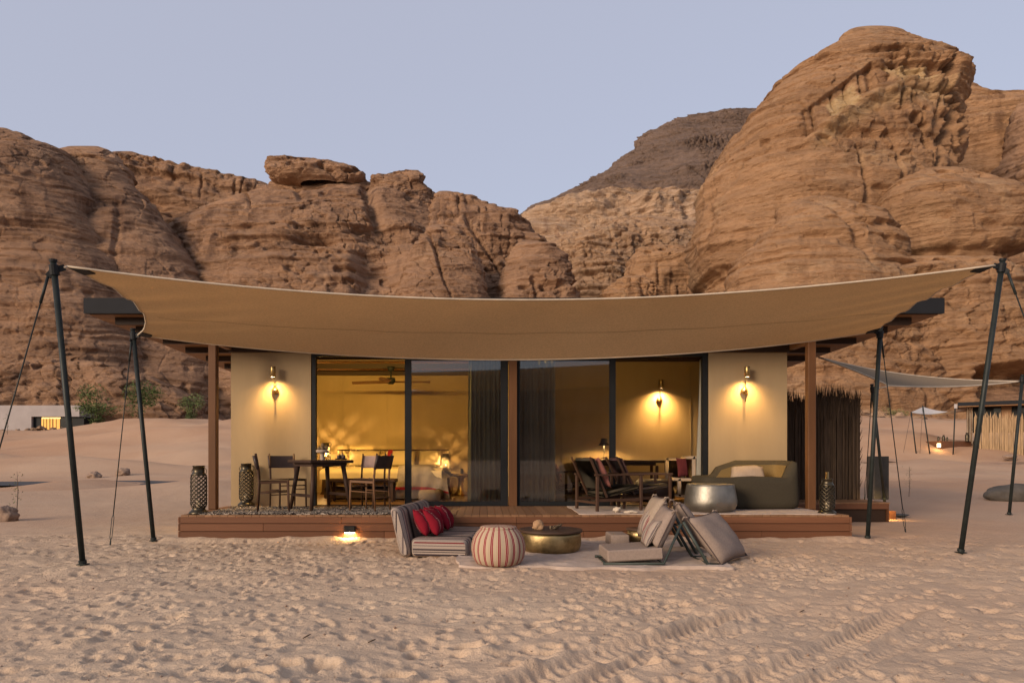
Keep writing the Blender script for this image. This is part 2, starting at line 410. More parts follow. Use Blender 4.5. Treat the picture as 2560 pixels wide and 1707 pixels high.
RK_R = rockmat('sandstone_warm', (.50,.30,.168), (.41,.235,.128), (.19,.105,.062), (.57,.39,.235))
RK_L = rockmat('sandstone_brown', (.44,.27,.168), (.35,.205,.125), (.125,.072,.05), (.50,.325,.205), .47, 1.0, .95)
RK_M = rockmat('sandstone_pale', (.52,.365,.25), (.43,.285,.185), (.22,.13,.09), (.58,.43,.31))
RK_P = rockmat('sandstone_tan', (.50,.33,.21), (.42,.265,.165), (.21,.125,.08), (.56,.41,.28))
RK_D = rockmat('basalt_scree_hazed', (.235,.165,.13), (.195,.135,.105), (.13,.09,.075), (.30,.205,.155), .6, .4)  # mesa tones paled, distance haze put into the colour

def rock(name, Yc, prof, mat, kd=.8, bmax=26, seed=1, amp=1.0, strata=1.0, flute=0.0, pits=1.0, lumps=1.0, sq=1.0, lean=0.0, dens=1.0, extra=None, tilt=0.0, lf=1.0, fresh=None, wp_=1.1):
    pr_ = sorted(prof); ys = np.array([p[0] for p in pr_], float); xl = np.array([p[1] for p in pr_], float); xr = np.array([p[2] for p in pr_], float)
    k = Yc/F; hp = (min(ys[-1], 1120)-ys[0])*.4; wp = (np.clip(xr.max(), 0, 2700)-np.clip(xl.min(), -150, 2560))*.4
    nv = int(hp*1.25*dens)+10; nf = int(wp*1.7*dens)+24; nb = 22
    # vertical parameter: bunch rows at the crown where the outline turns over
    t = np.linspace(0, 1, nv); t = t**1.25; py = ys[0]+(ys[-1]-ys[0])*t
    L = np.interp(py, ys, xl); R = np.interp(py, ys, xr)
    ker = np.ones(5)/5
    Ls = np.convolve(np.pad(L, 2, 'edge'), ker, 'valid'); Rs = np.convolve(np.pad(R, 2, 'edge'), ker, 'valid'); Ls[0] = L[0]; Rs[0] = R[0]
    q_ = (PY0-py)/F; zb = CH+(PY0-1060)*k
    yc = (Yc+lean*(CH-zb))/(1-lean*q_); kk = yc/F                      # the core leans back with height
    a = np.maximum((Rs-Ls)/2*kk, .02); xc = ((Rs+Ls)/2-PX0)*kk; z = CH+q_*yc
    b = np.minimum(a*kd, bmax+.12*a)
    b = np.minimum(b, .52*(z[0]-z)*F/np.maximum(PY0-py, 150)+.25)          # the face always falls away more steeply than the sight line
    th = np.concatenate([np.linspace(pi, 2*pi, nf, endpoint=False), np.linspace(0, pi, nb, endpoint=False)])
    e = 1.0/sq
    ct = np.sign(np.cos(th))*np.abs(np.cos(th))**e; stt = np.sign(np.sin(th))*np.abs(np.sin(th))**e
    X = xc[:, None]+a[:, None]*ct[None]; Z = z[:, None]+0*X
    Yw = yc[:, None]+b[:, None]*stt[None]
    nx = np.cos(th)[None]+0*X; ny = np.sin(th)[None]+0*X
    s = seed*13
    warp = wp_*fbm(X*.03, Yw*.03, Z*.02, s+1, 3)
    zz = Z+warp+tilt*X
    crown = sstep(0, .03, t)[:, None]
    d = 3.0*lumps*fbm(X*.035*lf, Yw*.035*lf, Z*.045*lf, s+2, 3, .5)
    env = .5+.5*sstep(-.25, .35, fbm(X*.03, Yw*.03, Z*.05, s+3, 2))
    lay = vnoise(X*.012, Yw*.012, zz*.30, s+4)*1.0+np.abs(vnoise(X*.03, Yw*.03, zz*.75, s+5))*-1.1+np.abs(vnoise(X*.05, Yw*.05, zz*1.7, s+6))*-.55
    d = d+strata*env*lay*.6
    lay2 = vnoise(X*.015, Yw*.015, zz*.13, s+14); d = d+strata*1.0*np.tanh(lay2*5)*.5
    zb2 = zz+.5*vnoise(X*.12, Yw*.12, Z*.1, s+15)
    d = d+strata*env*(1.15*beds(zb2, 2.2, 7.0, s+40)+.75*beds(zb2+.4*vnoise(X*.3, Yw*.3, 0*Z, s+41), .6, 1.9, s+42)*(.3+.7*sstep(-.3,.3,vnoise(X*.06, Yw*.06, zz*.2, s+43))))
    ed, cv_ = cells((X+.55*Yw)*.16+.5*vnoise(X*.1, Yw*.1, Z*.1, s+44), zz*.28, s+45); bm = sstep(-.15, .25, vnoise(X*.03, Yw*.03, Z*.04, s+46))
    d = d+amp*bm*(.5*cv_-.3*(1-sstep(0, .12, ed)))
    ed, cv_ = cells((X+.55*Yw)*.42, zz*.75+.4*vnoise(X*.2, Yw*.2, Z*.2, s+47), s+48); bm = sstep(.0, .35, vnoise(X*.05, Yw*.05, Z*.06, s+49))
    d = d+amp*bm*(.42*cv_-.25*(1-sstep(0, .14, ed)))
    d = d+.55*amp*fbm(X*.22, Yw*.22, zz*.6, s+7, 4, .55)
    jx = X*.8+Yw*.35+2.5*vnoise(X*.03, Yw*.03, Z*.05, s+19); jm = sstep(.1, .5, vnoise(X*.03, Yw*.03, Z*.04, s+20))
    d = d-1.6*amp*jm*sstep(.86, 1.0, 1-np.abs(vnoise(jx*.13, 0, Z*.012, s+18)))
    d = d-np.clip(d.mean(1), -3, 3)[:, None]*.85
    if flute:
        fm = sstep(.05, .45, fbm(X*.025, Yw*.025, Z*.035, s+8, 2)); d = d+flute*fm*(np.abs(vnoise(X*.55, Yw*.55, Z*.03, s+9))-.4)*1.6
    if pits:
        pm = sstep(.0, .4, vnoise(X*.03, Yw*.03, zz*.22, s+10)); c_ = vnoise(X*.38, Yw*.38, zz*.62, s+11)
        d = d-pits*1.1*pm*sstep(.22, .62, c_)
    if extra is not None: d = d+extra(X, Yw, Z, np.broadcast_to(py[:, None], X.shape), PX0+X/kk[:, None])
    d = d*crown
    # silhouette points keep most of the traced outline
    X2 = X+nx*d*.8; Y2 = Yw+ny*d; Z2 = Z+.12*d*crown
    V = np.stack([X2, Y2, Z2], -1).reshape(-1, 3); Q = gridquads(nv, nf+nb, True)
    cidx = len(V); V = np.vstack([V, [[xc[0], yc[0], z[0]+.1]]])
    q0 = np.stack([np.full(nf+nb, cidx), np.arange(nf+nb), np.roll(np.arange(nf+nb), -1), np.roll(np.arange(nf+nb), -1)], -1)
    o = npmesh(name, V, Q[:, ::-1], mat)
    if fresh is not None:
        a_ = o.data.attributes.new('fresh', 'FLOAT', 'POINT'); fv = fresh(np.broadcast_to(py[:, None], X.shape), PX0+X/kk[:, None])*sstep(0,.2,-np.sin(th))[None]
        a_.data.foreach_set('value', np.append(fv.ravel(), 0).astype(np.float32))
    return kind(o, 'structure')

BASE = 1150
# --- right: the tall dome, its lobes and footslopes
def dome_extra(X, Y, Z, py, px):
    d = 0*X
    # crack falling from the brow to the lower lobe
    cx = np.interp(py, [250, 290, 330, 380, 440, 500], [2262, 2254, 2272, 2262, 2236, 2206])
    w = np.interp(py, [240, 270, 300, 400, 500], [3, 9, 6, 12, 5])
    d = d-4.5*np.exp(-((px-cx)/w)**2)*sstep(225, 262, py)*(1-sstep(495, 530, py))
    # arched overhang with a fluted, hollowed face under it
    x0 = np.array([1900, 1980, 2060, 2150, 2260]); arch = np.interp(px, x0, [455, 395, 345, 315, 300]); top = np.interp(px, x0, [385, 330, 275, 262, 262])
    msk = sstep(1895, 1930, px)*(1-sstep(2235, 2268, px))
    inside = sstep(0, 6, py-top)*(1-sstep(-8, 2, py-arch))*msk
    d = d-2.6*inside*(.6+.4*(arch-py)/np.maximum(arch-top, 1))+1.1*inside*np.abs(vnoise(px/15., 0, py/170., 3))*1.8
    d = d+1.5*np.exp(-((py-arch-10)/16)**2)*msk
    # right edge undercut below the brow
    d = d-.6*sstep(2320, 2390, px)*sstep(250, 300, py)*(1-sstep(400, 470, py))
    return d
def dome_fresh(py, px):
    x0 = np.array([1900, 1980, 2060, 2150, 2260]); arch = np.interp(px, x0, [460, 400, 350, 322, 306]); top = np.interp(px, x0, [400, 345, 285, 268, 268])
    m1 = sstep(0, 10, py-top)*(1-sstep(-4, 6, py-arch))*sstep(1905, 1960, px)*(1-sstep(2225, 2255, px))
    return m1*sstep(-.35, .1, vnoise(px/34., 0, py/200., 8))+.55*np.exp(-((py-arch-22)/20)**2)*sstep(1905, 1960, px)*(1-sstep(2225, 2255, px))
rock('rock_dome', 150, [(66,2165,2215),(69,2140,2240),(76,2122,2262),(92,2112,2290),(111,2094,2318),(128,2070,2345),(152,2032,2362),(172,2015,2372),(192,1998,2376),(205,1962,2376),(219,1930,2374),(245,1905,2370),(263,1890,2366),(308,1850,2358),(330,1838,2354),(370,1812,2350),(428,1774,2350),(486,1760,2335),(576,1748,2338),(665,1742,2340),(720,1752,2345),(800,1745,2350),(BASE,1720,2380)],
     RK_R, .85, 24, 1, .8, 1.5, 1.7, 1.0, .6, 1.25, 0.14, 1.15, dome_extra, .03, 1.0, dome_fresh)
rock('rock_dome', 127, [(418,2330,2400),(430,2290,2440),(455,2255,2490),(486,2215,2525),(505,2208,2535),(560,2200,2545),(616,2205,2546),(642,2215,2530),(655,2240,2480),(700,2230,2470),(780,2210,2455),(900,2200,2440),(BASE,2180,2440)],
     RK_R, .8, 16, 2, .8, 1.1, .7, 1.2, .5, 1.3, .1, 1.1, None, -.02)
rock('rock_dome', 114, [(490,2030,2075),(500,1990,2110),(515,1965,2150),(540,1950,2200),(556,1948,2205),(575,1915,2212),(616,1878,2245),(640,1858,2252),(700,1825,2268),(760,1800,2290),(900,1770,2330),(BASE,1740,2380)],
     RK_R, .75, 18, 3, .7, .95, .25, .6, .4, 1.1, .2, 1.1, None, .05)
rock('rock_ridge', 205, [(192,2375,2392),(206,2350,2415),(232,2330,2460),(262,2320,2530),(275,2310,2640),(280,2300,2800),(400,2290,2900),(700,2280,2950),(BASE,2270,3000)],
     RK_R, .5, 16, 4, .8, .9, .4, .6, .25, 1.0, .0, .9, None, .12)
rock('rock_ridge', 175, [(247,2590,2700),(262,2540,2760),(420,2500,2850),(620,2460,2900),(800,2430,2920),(BASE,2410,2950)],
     RK_L, .7, 26, 5, .9, 1.0, .8, 1.0, .5, 1.2, .12, .9)
def cave(X, Y, Z, py, px):
    return -7*sstep(2330, 2380, px)*sstep(925, 945, py)*(1-sstep(985, 1020, py))
rock('rock_cliff', 112, [(640,2260,2420),(655,2180,2470),(690,2120,2500),(760,2080,2520),(850,2050,2545),(930,2030,2600),(BASE,2000,2660)],
     RK_R, .5, 14, 6, .8, 1.2, .9, 1.5, .6, 1.5, 0, 1.0, cave)
rock('rock_cliff', 112, [(960,2480,2620),(975,2400,2700),(1000,2300,2740),(1030,2200,2760),(BASE,2100,2800)], RK_L, .5, 8, 27, .8, .8, 0, .8, .5, 1.1)
rock('rock_cliff', 112, [(985,2010,2120),(1000,1960,2190),(1030,1900,2260),(BASE,1850,2330)], RK_R, .5, 6, 28, .8, .8, 0, .8, .4, 1.1)
# --- middle distance
rock('rock_slab', 235, [(540,1560,1660),(556,1520,1720),(585,1440,1780),(603,1372,1790),(625,1340,1800),(680,1300,1810),(760,1280,1820),(BASE,1250,1840)],
     RK_P, .5, 26, 7, 1.3, 1.4, 1.2, 1.1, 1.1, 1.0, .30, 1.3, None, .02, 1.5)
rock('rock_dome', 205, [(612,1640,1700),(622,1590,1740),(650,1570,1765),(700,1560,1775),(745,1540,1780),(BASE,1520,1800)], RK_R, .7, 16, 29, 1.0, 1.2, 1.3, 1.0, .6, 1.2)
rock('rock_slab', 330, [(470,1700,1900),(488,1560,1900),(505,1440,1900),(527,1345,1900),(543,1314,1900),(575,1310,1900),(620,1300,1900),(BASE,1250,1900)],
     RK_M, .42, 60, 8, 1.9, 2.2, .2, .4, 2.6, 1.0, .70, 1.6, None, .05, 1.8)
rock('mesa', 520, [(268,1930,2050),(271,1890,2100),(278,1806,2150),(287,1722,2200),(299,1686,2230),(326,1632,2260),(345,1594,2280),(352,1587,2290),(384,1576,2300),(392,1560,2310),(409,1532,2320),(430,1526,2330),(434,1515,2340),(467,1472,2380),(508,1402,2420),(545,1320,2500),(700,1100,2600),(BASE,900,2800)],
     RK_D, .55, 120, 9, 1.8, .5, 3.5, .6, 1.6, 1.0, .12, 1.2)
# --- left group
rock('rock_dome', 134, [(300,-330,-240),(312,-360,-60),(323,-380,10),(338,-400,62),(360,-420,124),(375,-430,165),(410,-440,196),(445,-450,214),(500,-460,243),(571,-470,256),(620,-470,282),(666,-470,304),(760,-470,345),(850,-470,380),(960,-470,420),(BASE,-480,500)],
     RK_L, .55, 26, 10, .6, 1.2, .15, .7, .6, 1.3, .34, 1.1)
rock('rock_dome', 142, [(366,170,245),(376,140,275),(392,100,300),(430,80,322),(464,60,336),(519,40,384),(586,20,428),(640,10,465),(700,0,505),(800,-10,545),(900,-20,580),(BASE,-40,640)],
     RK_L, .6, 22, 11, .65, 1.1, .15, .9, .5, 1.2, .34, 1.1)
rock('rock_ridge', 205, [(379,285,330),(388,240,360),(404,220,410),(428,200,528),(450,190,610),(466,180,668),(490,180,720),(600,170,760),(BASE,160,800)],
     RK_L, .35, 30, 12, 1.2, 1.7, 1.2, .8, .5, 1.3, -.05, 1.2, None, .18)
def massif(X, Y, Z, py, px):
    # hollows and shaded alcoves under bands of harder rock
    d = -5.5*np.exp(-(((px-985)/70)**2+((py-640)/20)**2))-4.5*np.exp(-(((px-835)/45)**2+((py-660)/10)**2))
    d = d-4*np.exp(-(((px-760)/70)**2+((py-498)/13)**2))-5*sstep(905, 960, px)*sstep(650, 690, py)*(1-sstep(1000, 1060, px))
    d = d-3.5*np.exp(-(((px-955+(py-560)*-.35)/14)**2))*sstep(470,500,py)*(1-sstep(600,640,py))
    return d
rock('rock_massif', 150, [(448,690,900),(456,672,930),(470,655,1000),(485,620,1080),(510,565,1095),(540,500,1110),(586,428,1140),(640,415,1200),(700,420,1260),(760,430,1300),(900,440,1330),(BASE,450,1380)],
     RK_L, .5, 26, 13, .95, 1.25, .4, 1.2, .8, 1.1, .55, 1.2, massif)
rock('rock_cap', 182, [(390,690,722),(396,678,790),(405,672,830),(412,668,856),(425,667,890),(436,672,914),(446,684,921),(455,700,924),(462,720,920),(470,760,900)],
     RK_L, .55, 14, 14, 1.3, .8, .4, 2.0, .5, 1.6, 0, 1.6)
rock('rock_cap', 178, [(426,1015,1046),(432,952,1054),(440,928,1057),(452,922,1062),(466,925,1068),(478,935,1074),(490,945,1080),(520,940,1100),(560,930,1130)],
     RK_L, .6, 9, 15, 1.2, .8, .5, 1.6, .4, 1.5, 0, 1.6)
rock('rock_dome', 158, [(478,1098,1125),(486,1085,1155),(503,1078,1192),(518,1075,1225),(550,1060,1300),(580,1050,1330),(620,1040,1372),(700,1030,1410),(800,1010,1430),(BASE,980,1460)],
     RK_L, .6, 20, 16, .9, 1.25, .8, 1.2, .7, 1.1, .30, 1.25)
rock('rock_cap', 170, [(520,1240,1280),(524,1215,1292),(534,1205,1298),(548,1208,1302),(560,1220,1300),(580,1225,1312)],
     RK_L, .7, 7, 17, 1.1, .8, .3, 1.6, .4, 1.5, 0, 1.6)
rock('rock_dome', 132, [(562,1080,1110),(575,1064,1150),(600,1045,1180),(640,1026,1200),(700,1000,1214),(740,985,1222),(900,960,1260),(BASE,930,1300)],
     RK_L, .7, 14, 18, .8, 1.2, 1.2, .9, .6, 1.2, .34, 1.25)
rock('rock_dome', 140, [(602,1310,1345),(615,1275,1380),(640,1255,1405),(690,1240,1425),(760,1230,1440),(BASE,1210,1470)], RK_L, .7, 13, 19, .9, 1.2, 1.2, 1.0, .6, 1.2, .25)
rock('rock_dome', 150, [(690,1560,1610),(705,1540,1640),(745,1500,1680),(BASE,1450,1750)], RK_R, .7, 13, 30, 1.0, 1.2, .5, 1.0, .6, 1.2)
rock('rock_cliff', 122, [(890,-200,200),(930,-230,330),(970,-260,430),(1010,-270,520),(BASE,-280,640)], RK_L, .35, 10, 20, 1.2, 1.2, .3, 1.6, .7, 1.3, 0, 1.0)
# cliffs on the other side of the valley, behind the photographer (seen only in the window panes)
xs = np.linspace(-300, 300, 120); zs = np.linspace(0, 1, 24); V = []
for i, q in enumerate(zs):
    top = 29+3*vnoise(xs*.02, 0, 0, 61)+2*vnoise(xs*.07, 0, 0, 62)
    V.append(np.stack([xs, -210-26*q**.6+5*fbm(xs*.05, q*3, 0, 63, 3), q*top-1], -1))
kind(npmesh('rock_ridge', np.array(V).reshape(-1, 3), gridquads(24, 120), RK_L), 'structure')

# fallen blocks and dry scrub where the sand meets the cliffs
mb = MB(); q = random.Random(21)
for i in range(900):
    if q.random() < .5: x0_, Y_ = q.uniform(-95, -8), q.uniform(92, 124)
    else: x0_, Y_ = q.uniform(30, 95), q.uniform(84, 112)
    r = .12+.75*q.random()**4; zc = gz(x0_, Y_)+r*.2
    ring = [Vector((x0_+r*q.uniform(.7,1.4)*cos(a), Y_+r*q.uniform(.7,1.3)*sin(a), zc+r*q.uniform(-.3,.2))) for a in np.linspace(0, 2*pi, 6, endpoint=False)]
    t1 = [Vector((p.x*.55+x0_*.45, p.y*.55+Y_*.45, zc+r*q.uniform(.45,.8))) for p in ring]
    mb.add(ring+t1, [(k, (k+1)%6, 6+(k+1)%6, 6+k) for k in range(6)]+[tuple(range(6,12))])
kind(mb.build('scree', RK_P, None), 'stuff')
# ------------------------------------------------------------------ materials of the house and its things
def woodmat(name, a, b, axis=0, rough=.6, spec=.25, sc=1.0):
    m = M(name, rough, 0, spec); st = [9*sc, 9*sc, 9*sc]; st[axis] = .7*sc
    v = m.map(tuple(st)); n = m.noise(v, 1.0, 6, .65, 1.2); n2 = m.noise(m.map((1.3,1.3,1.3)), 1.0, 3)
    oi = m.n.new('ShaderNodeObjectInfo')
    c = m.mix(m.ramp(n, [(.3, (0,0,0)), (.7, (1,1,1))]), a, b)
    c = m.mix(m.ramp(n2, [(.35, (0,0,0)), (.7, (.6,.6,.6))]), c, tuple(q*.7 for q in a))
    c = m.mix(m.math('MULTIPLY', oi.outputs['Random'], .85), c, tuple(q*.72 for q in b))
    m.color(c); m.bump(n, .25, .004); return m.m
W_FASC = woodmat('hardwood_fascia', (.205,.088,.042), (.13,.053,.025), 0)
W_DECK = woodmat('hardwood_deck', (.30,.165,.085), (.21,.105,.05), 1)
W_POST = woodmat('timber_post', (.16,.072,.028), (.11,.047,.018), 2)
W_SOFF = woodmat('timber_soffit', (.34,.185,.085), (.26,.13,.058), 0)
W_DARKB = woodmat('timber_beam_dark', (.045,.024,.013), (.03,.015,.008), 0)
W_CHAIR = woodmat('walnut', (.085,.043,.024), (.055,.026,.014), 2)
W_TABLE = woodmat('walnut_table', (.07,.038,.024), (.045,.023,.014), 2)
W_LITE = woodmat('oak_chair', (.22,.115,.058), (.15,.075,.036), 2)
BLACK = simple('black_metal', (.010,.011,.012), .6, .0, .15, 8, spec=.2)
POLE = simple('pole_steel', (.020,.025,.024), .5, .2, .25, 12, spec=.25)
FASCIA = simple('roof_edge', (.009,.010,.013), .8, 0, .15, 5)
BRASS = simple('brass', (.42,.29,.12), .35, 1.0, .25, 9)
LANT = simple('lantern_bronze', (.075,.062,.042), .38, .85, .3, 14)
CANV = M('canvas_wall', .95, 0, .05); v = CANV.map()
CANV.color(CANV.mix(CANV.noise(CANV.map((5,5,1.2)), 1.0, 6, .65), (.36,.268,.158), (.285,.208,.12))); CANV.bump(CANV.math('ADD', CANV.noise(v, 240, 3), CANV.math('MULTIPLY', CANV.noise(CANV.map((3,3,.8)), 1.0, 4), 4.0)), .4, .004); CANV = CANV.m
def clothmat(name, a, b, tr=.25, vs=3.0):
    m = M(name, .95, 0, .03); v = m.map()
    c = m.mix(m.noise(v, vs, 5), a, b)
    wv = m.n.new('ShaderNodeTexWave'); wv.inputs['Scale'].default_value = 90; m.l.new(v, wv.inputs['Vector'])
    c = m.mix(m.math('MULTIPLY', wv.outputs[0], .18), c, tuple(q*.6 for q in a)); c = m.mix(m.ramp(m.noise(v, 48, 4, .75), [(.35, (.42,.42,.42)), (.6, (0,0,0))]), c, tuple(q*.55 for q in a)); m.color(c)
    m.bump(m.noise(v, 160, 3), .4, .003)
    if tr:
        t = m.n.new('ShaderNodeBsdfTranslucent'); m.l.new(c, t.inputs[0]); mx = m.n.new('ShaderNodeMixShader')
        mx.inputs[0].default_value = tr; m.l.new(m.b.outputs[0], mx.inputs[1]); m.l.new(t.outputs[0], mx.inputs[2]); m.l.new(mx.outputs[0], m.out.inputs[0])
    return m.m
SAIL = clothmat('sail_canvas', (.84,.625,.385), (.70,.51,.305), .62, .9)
SAIL2 = clothmat('sail_canvas_shaded', (.30,.225,.15), (.26,.19,.125), .15, 1.2)  # darker copy of the sail canvas, shade put into its colour
BIND = simple('sail_binding', (.50,.42,.32), .9)
BEIGE = clothmat('beige_linen', (.36,.285,.22), (.31,.24,.185), 0)
BEIGE2 = clothmat('rose_beige_linen', (.30,.235,.195), (.26,.20,.165), 0)
GREYF = clothmat('olive_grey_fabric', (.062,.052,.036), (.05,.042,.03), 0)
OCHRE_LIT = clothmat('ochre_lit_upholstery', (.21,.145,.06), (.17,.115,.048), 0)  # inside of the olive sofa, warm light put into the fabric colour
REDC = simple('red_cushion', (.30,.018,.028), .95, 0, .3, 20, .4, 120)
MAROON = simple('maroon_fabric', (.085,.014,.016), .95, 0, .2, 10, .3, 120)
PINK = simple('dusty_pink_cushion', (.27,.10,.075), .95, 0, .2, 8, .3, 120)
DKLEA = simple('dark_leather', (.035,.022,.02), .5, 0, .2, 8, spec=.4)
LEA = simple('pale_leather', (.30,.20,.165), .6, 0, .15, 8)
PLUM = simple('plum_leather', (.07,.032,.032), .7, 0, .2, 8)
SHEET = simple('bed_linen', (.62,.50,.33), .95, 0, .08, 3, .3, 20, .01)
THROW = simple('grey_throw', (.28,.235,.215), .95, 0, .25, 7, .6, 70, .008)
CURT = clothmat('curtain_cloth', (.42,.43,.33), (.36,.37,.28), .35)
CURT2 = clothmat('curtain_sheer', (.52,.50,.43), (.46,.44,.38), .45)
STEELD = simple('hammered_tin', (.26,.24,.205), .50, 1.0, .25, 5, .5, 22, .006)
GOLD = simple('hammered_gold', (.33,.24,.115), .47, 1.0, .45, 7, .5, 16, .008)
RUGB = simple('beige_rug', (.44,.35,.29), .98, 0, .14, 10, .7, 90, .01)
REED = simple('dark_reed', (.060,.040,.026), .95, 0, .4, 25, stretch=(1,1,.1))
REEDP = simple('pale_reed', (.34,.23,.13), .95, 0, .3, 12, stretch=(1,1,.1))
STONE = simple('stone', (.24,.165,.12), .9, 0, .25, 9, .6, 20, .02)
GLOW = emit('lamp_glow', (1.0, .72, .36), 14); GLOWB = emit('lamp_glow_bright', (1.0, .78, .45), 26)
m = M('window_glass', .02); g = m.n.new('ShaderNodeBsdfGlossy'); g.inputs[0].default_value = (.9,.92,.95,1); g.inputs[1].default_value = .03
t = m.n.new('ShaderNodeBsdfTransparent'); t.inputs[0].default_value = (.80,.79,.76,1); fr = m.n.new('ShaderNodeFresnel'); fr.inputs[0].default_value = 1.5
mx = m.n.new('ShaderNodeMixShader'); m.l.new(m.math('MULTIPLY', fr.outputs[0], 1.75), mx.inputs[0]); m.l.new(t.outputs[0], mx.inputs[1]); m.l.new(g.outputs[0], mx.inputs[2]); m.l.new(mx.outputs[0], m.out.inputs[0])
GLASS = m.m
WARM = (1.0, .60, .20); AMBER = (1.0, .60, .125)
ZD = .354; YF = 11.33

# ------------------------------------------------------------------ the tent house
H = thing('tent_house', 'flat-roofed canvas and timber tent house with two wide glazed doorways glowing amber', 'house', (.45, 11.3, 0))
def hp(name, mat, fn, smooth=False, label=None):
    mb = MB(); fn(mb); return mb.build(name, mat, H, smooth, True, label)
XL, XR = -4.20, 5.03
hp('wall', CANV, lambda b: b.bb(XL, -2.872, YF, YF+.12, .33, 3.10))
hp('wall', CANV, lambda b: b.bb(3.725, XR, YF, YF+.12, .33, 3.10))
hp('wall', CANV, lambda b: b.bb(XL, XL+.10, YF+.121, 15.55, .33, 3.06))
hp('wall', CANV, lambda b: b.bb(XR-.10, XR, YF+.121, 15.55, .33, 3.06))
bw = hp('wall', CANV, lambda b: b.bb(XL+.101, .50, 15.50, 15.62, .33, 3.06))
for sx in (-3.2, -2.2, -1.2, -.2):
    mb = MB(); mb.bb(sx-.004, sx+.004, 15.492, 15.499, .36, 2.95); mb.build('seam', simple('seam_tan', (.30,.23,.14)), bw)  # thin seam strips in plain tan
bw = hp('wall', CANV, lambda b: b.bb(.62, XR-.101, 13.62, 13.74, .33, 3.06))
for sx in (1.55, 2.62, 4.12):
    mb = MB(); mb.bb(sx-.005, sx+.005, 13.608, 13.619, .36, 2.97); mb.build('seam', bpy.data.materials['seam_tan'], bw)
hp('wall', CANV, lambda b: b.bb(.501, .619, YF+.16, 15.49, .33, 3.06))
hp('floor', woodmat('oak_floor', (.26,.15,.07), (.19,.10,.045), 0, .35, .5), lambda b: b.bb(XL+.1, XR-.1, YF+.125, 15.5, .20, .350))
# roof plane falls gently to the back
RX0, RX1 = -5.79, 6.66; RY0, RY1 = 9.9, 16.6
def rz(Y): return 3.245-.0252*(Y-9.9)
def roofslab(b, z0, z1, y0=RY0+.05, y1=RY1, x0=RX0+.02, x1=RX1-.02):
    b.add([(x0,y0,rz(y0)+z0),(x1,y0,rz(y0)+z0),(x1,y1,rz(y1)+z0),(x0,y1,rz(y1)+z0),(x0,y0,rz(y0)+z1),(x1,y0,rz(y0)+z1),(x1,y1,rz(y1)+z1),(x0,y1,rz(y1)+z1)],
          [(3,2,1,0),(4,5,6,7),(0,1,5,4),(1,2,6,5),(2,3,7,6),(3,0,4,7)])
hp('roof', FASCIA, lambda b: roofslab(b, .03, .22))
yy = 9.97; k = 0
while yy < RY1-.3:                                   # soffit boards, side by side
    w = .235
    hp('soffit_board', W_SOFF, lambda b: roofslab(b, -.004, .026, yy, yy+w, RX0+.03, RX1-.03)); yy += w+.008
hp('roof_edge', FASCIA, lambda b: b.bb(RX0, RX1, RY0-.03, RY0+.045, 3.245, 3.468))
for x in (RX0, RX1):
    s_ = 1 if x < 0 else -1
    hp('roof_edge', FASCIA, lambda b: roofslab(b, .028, .23, RY0+.046, RY1, *(sorted((x, x+s_*.018)))))
for yj in (10.12, 10.72, 11.62, 12.50, 13.42, 14.38, 15.33, 16.2):
    hp('rafter', W_DARKB, lambda b: b.bb(-5.47, 6.34, yj, yj+.07, rz(yj)-.105, rz(yj)-.006))
hp('header_beam', W_DARKB, lambda b: b.bb(XL-.02, XR+.02, YF-.09, YF-.002, 2.90, rz(YF)-.012))
for xp in (-4.20, 5.07):
    hp('post', W_POST, lambda b: b.bb(xp-.06, xp+.06, 10.54, 10.66, ZD+.003, rz(10.6)-.115, .008))
    hp('side_beam', W_SOFF, lambda b: b.bb(xp-.04, xp+.04, 10.661, YF-.092, 2.93, rz(11)-.015))
hp('mullion', W_POST, lambda b: b.bb(.415, .545, YF-.03, YF+.12, ZD+.002, 2.898))
hp('lintel', BLACK, lambda b: b.bb(-2.87, 3.72, YF+.0, YF+.10, 2.84, 2.899))
def panel(x0, x1, w0, w1, y):                        # one sliding glass leaf
    f = hp('sliding_door', BLACK, lambda b: (b.bb(x0, x0+w0, y, y+.05, ZD+.004, 2.83), b.bb(x1-w1, x1, y, y+.05, ZD+.004, 2.83), b.bb(x0+w0, x1-w1, y, y+.05, ZD+.004, ZD+.075), b.bb(x0+w0, x1-w1, y, y+.05, 2.77, 2.83)))
    mb = MB(); mb.bb(x0+w0, x1-w1, y+.021, y+.029, ZD+.075, 2.77); mb.build('pane', GLASS, f)
X = lambda px: WX(px, YF)
panel(X(1011.5), X(1270.5), .108, .125, YF+.02)
panel(X(1293), X(1540), .05, .102, YF+.02)
hp('door_jamb', BLACK, lambda b: b.bb(X(780)-.002, X(789), YF-.004, YF+.10, ZD+.004, 2.838))
hp('door_jamb', BLACK, lambda b: b.bb(X(1757), X(1769), YF-.004, YF+.10, ZD+.004, 2.838))
hp('door_track', BLACK, lambda b: b.bb(X(789), X(1757), YF+.075, YF+.12, .349, ZD+.012))

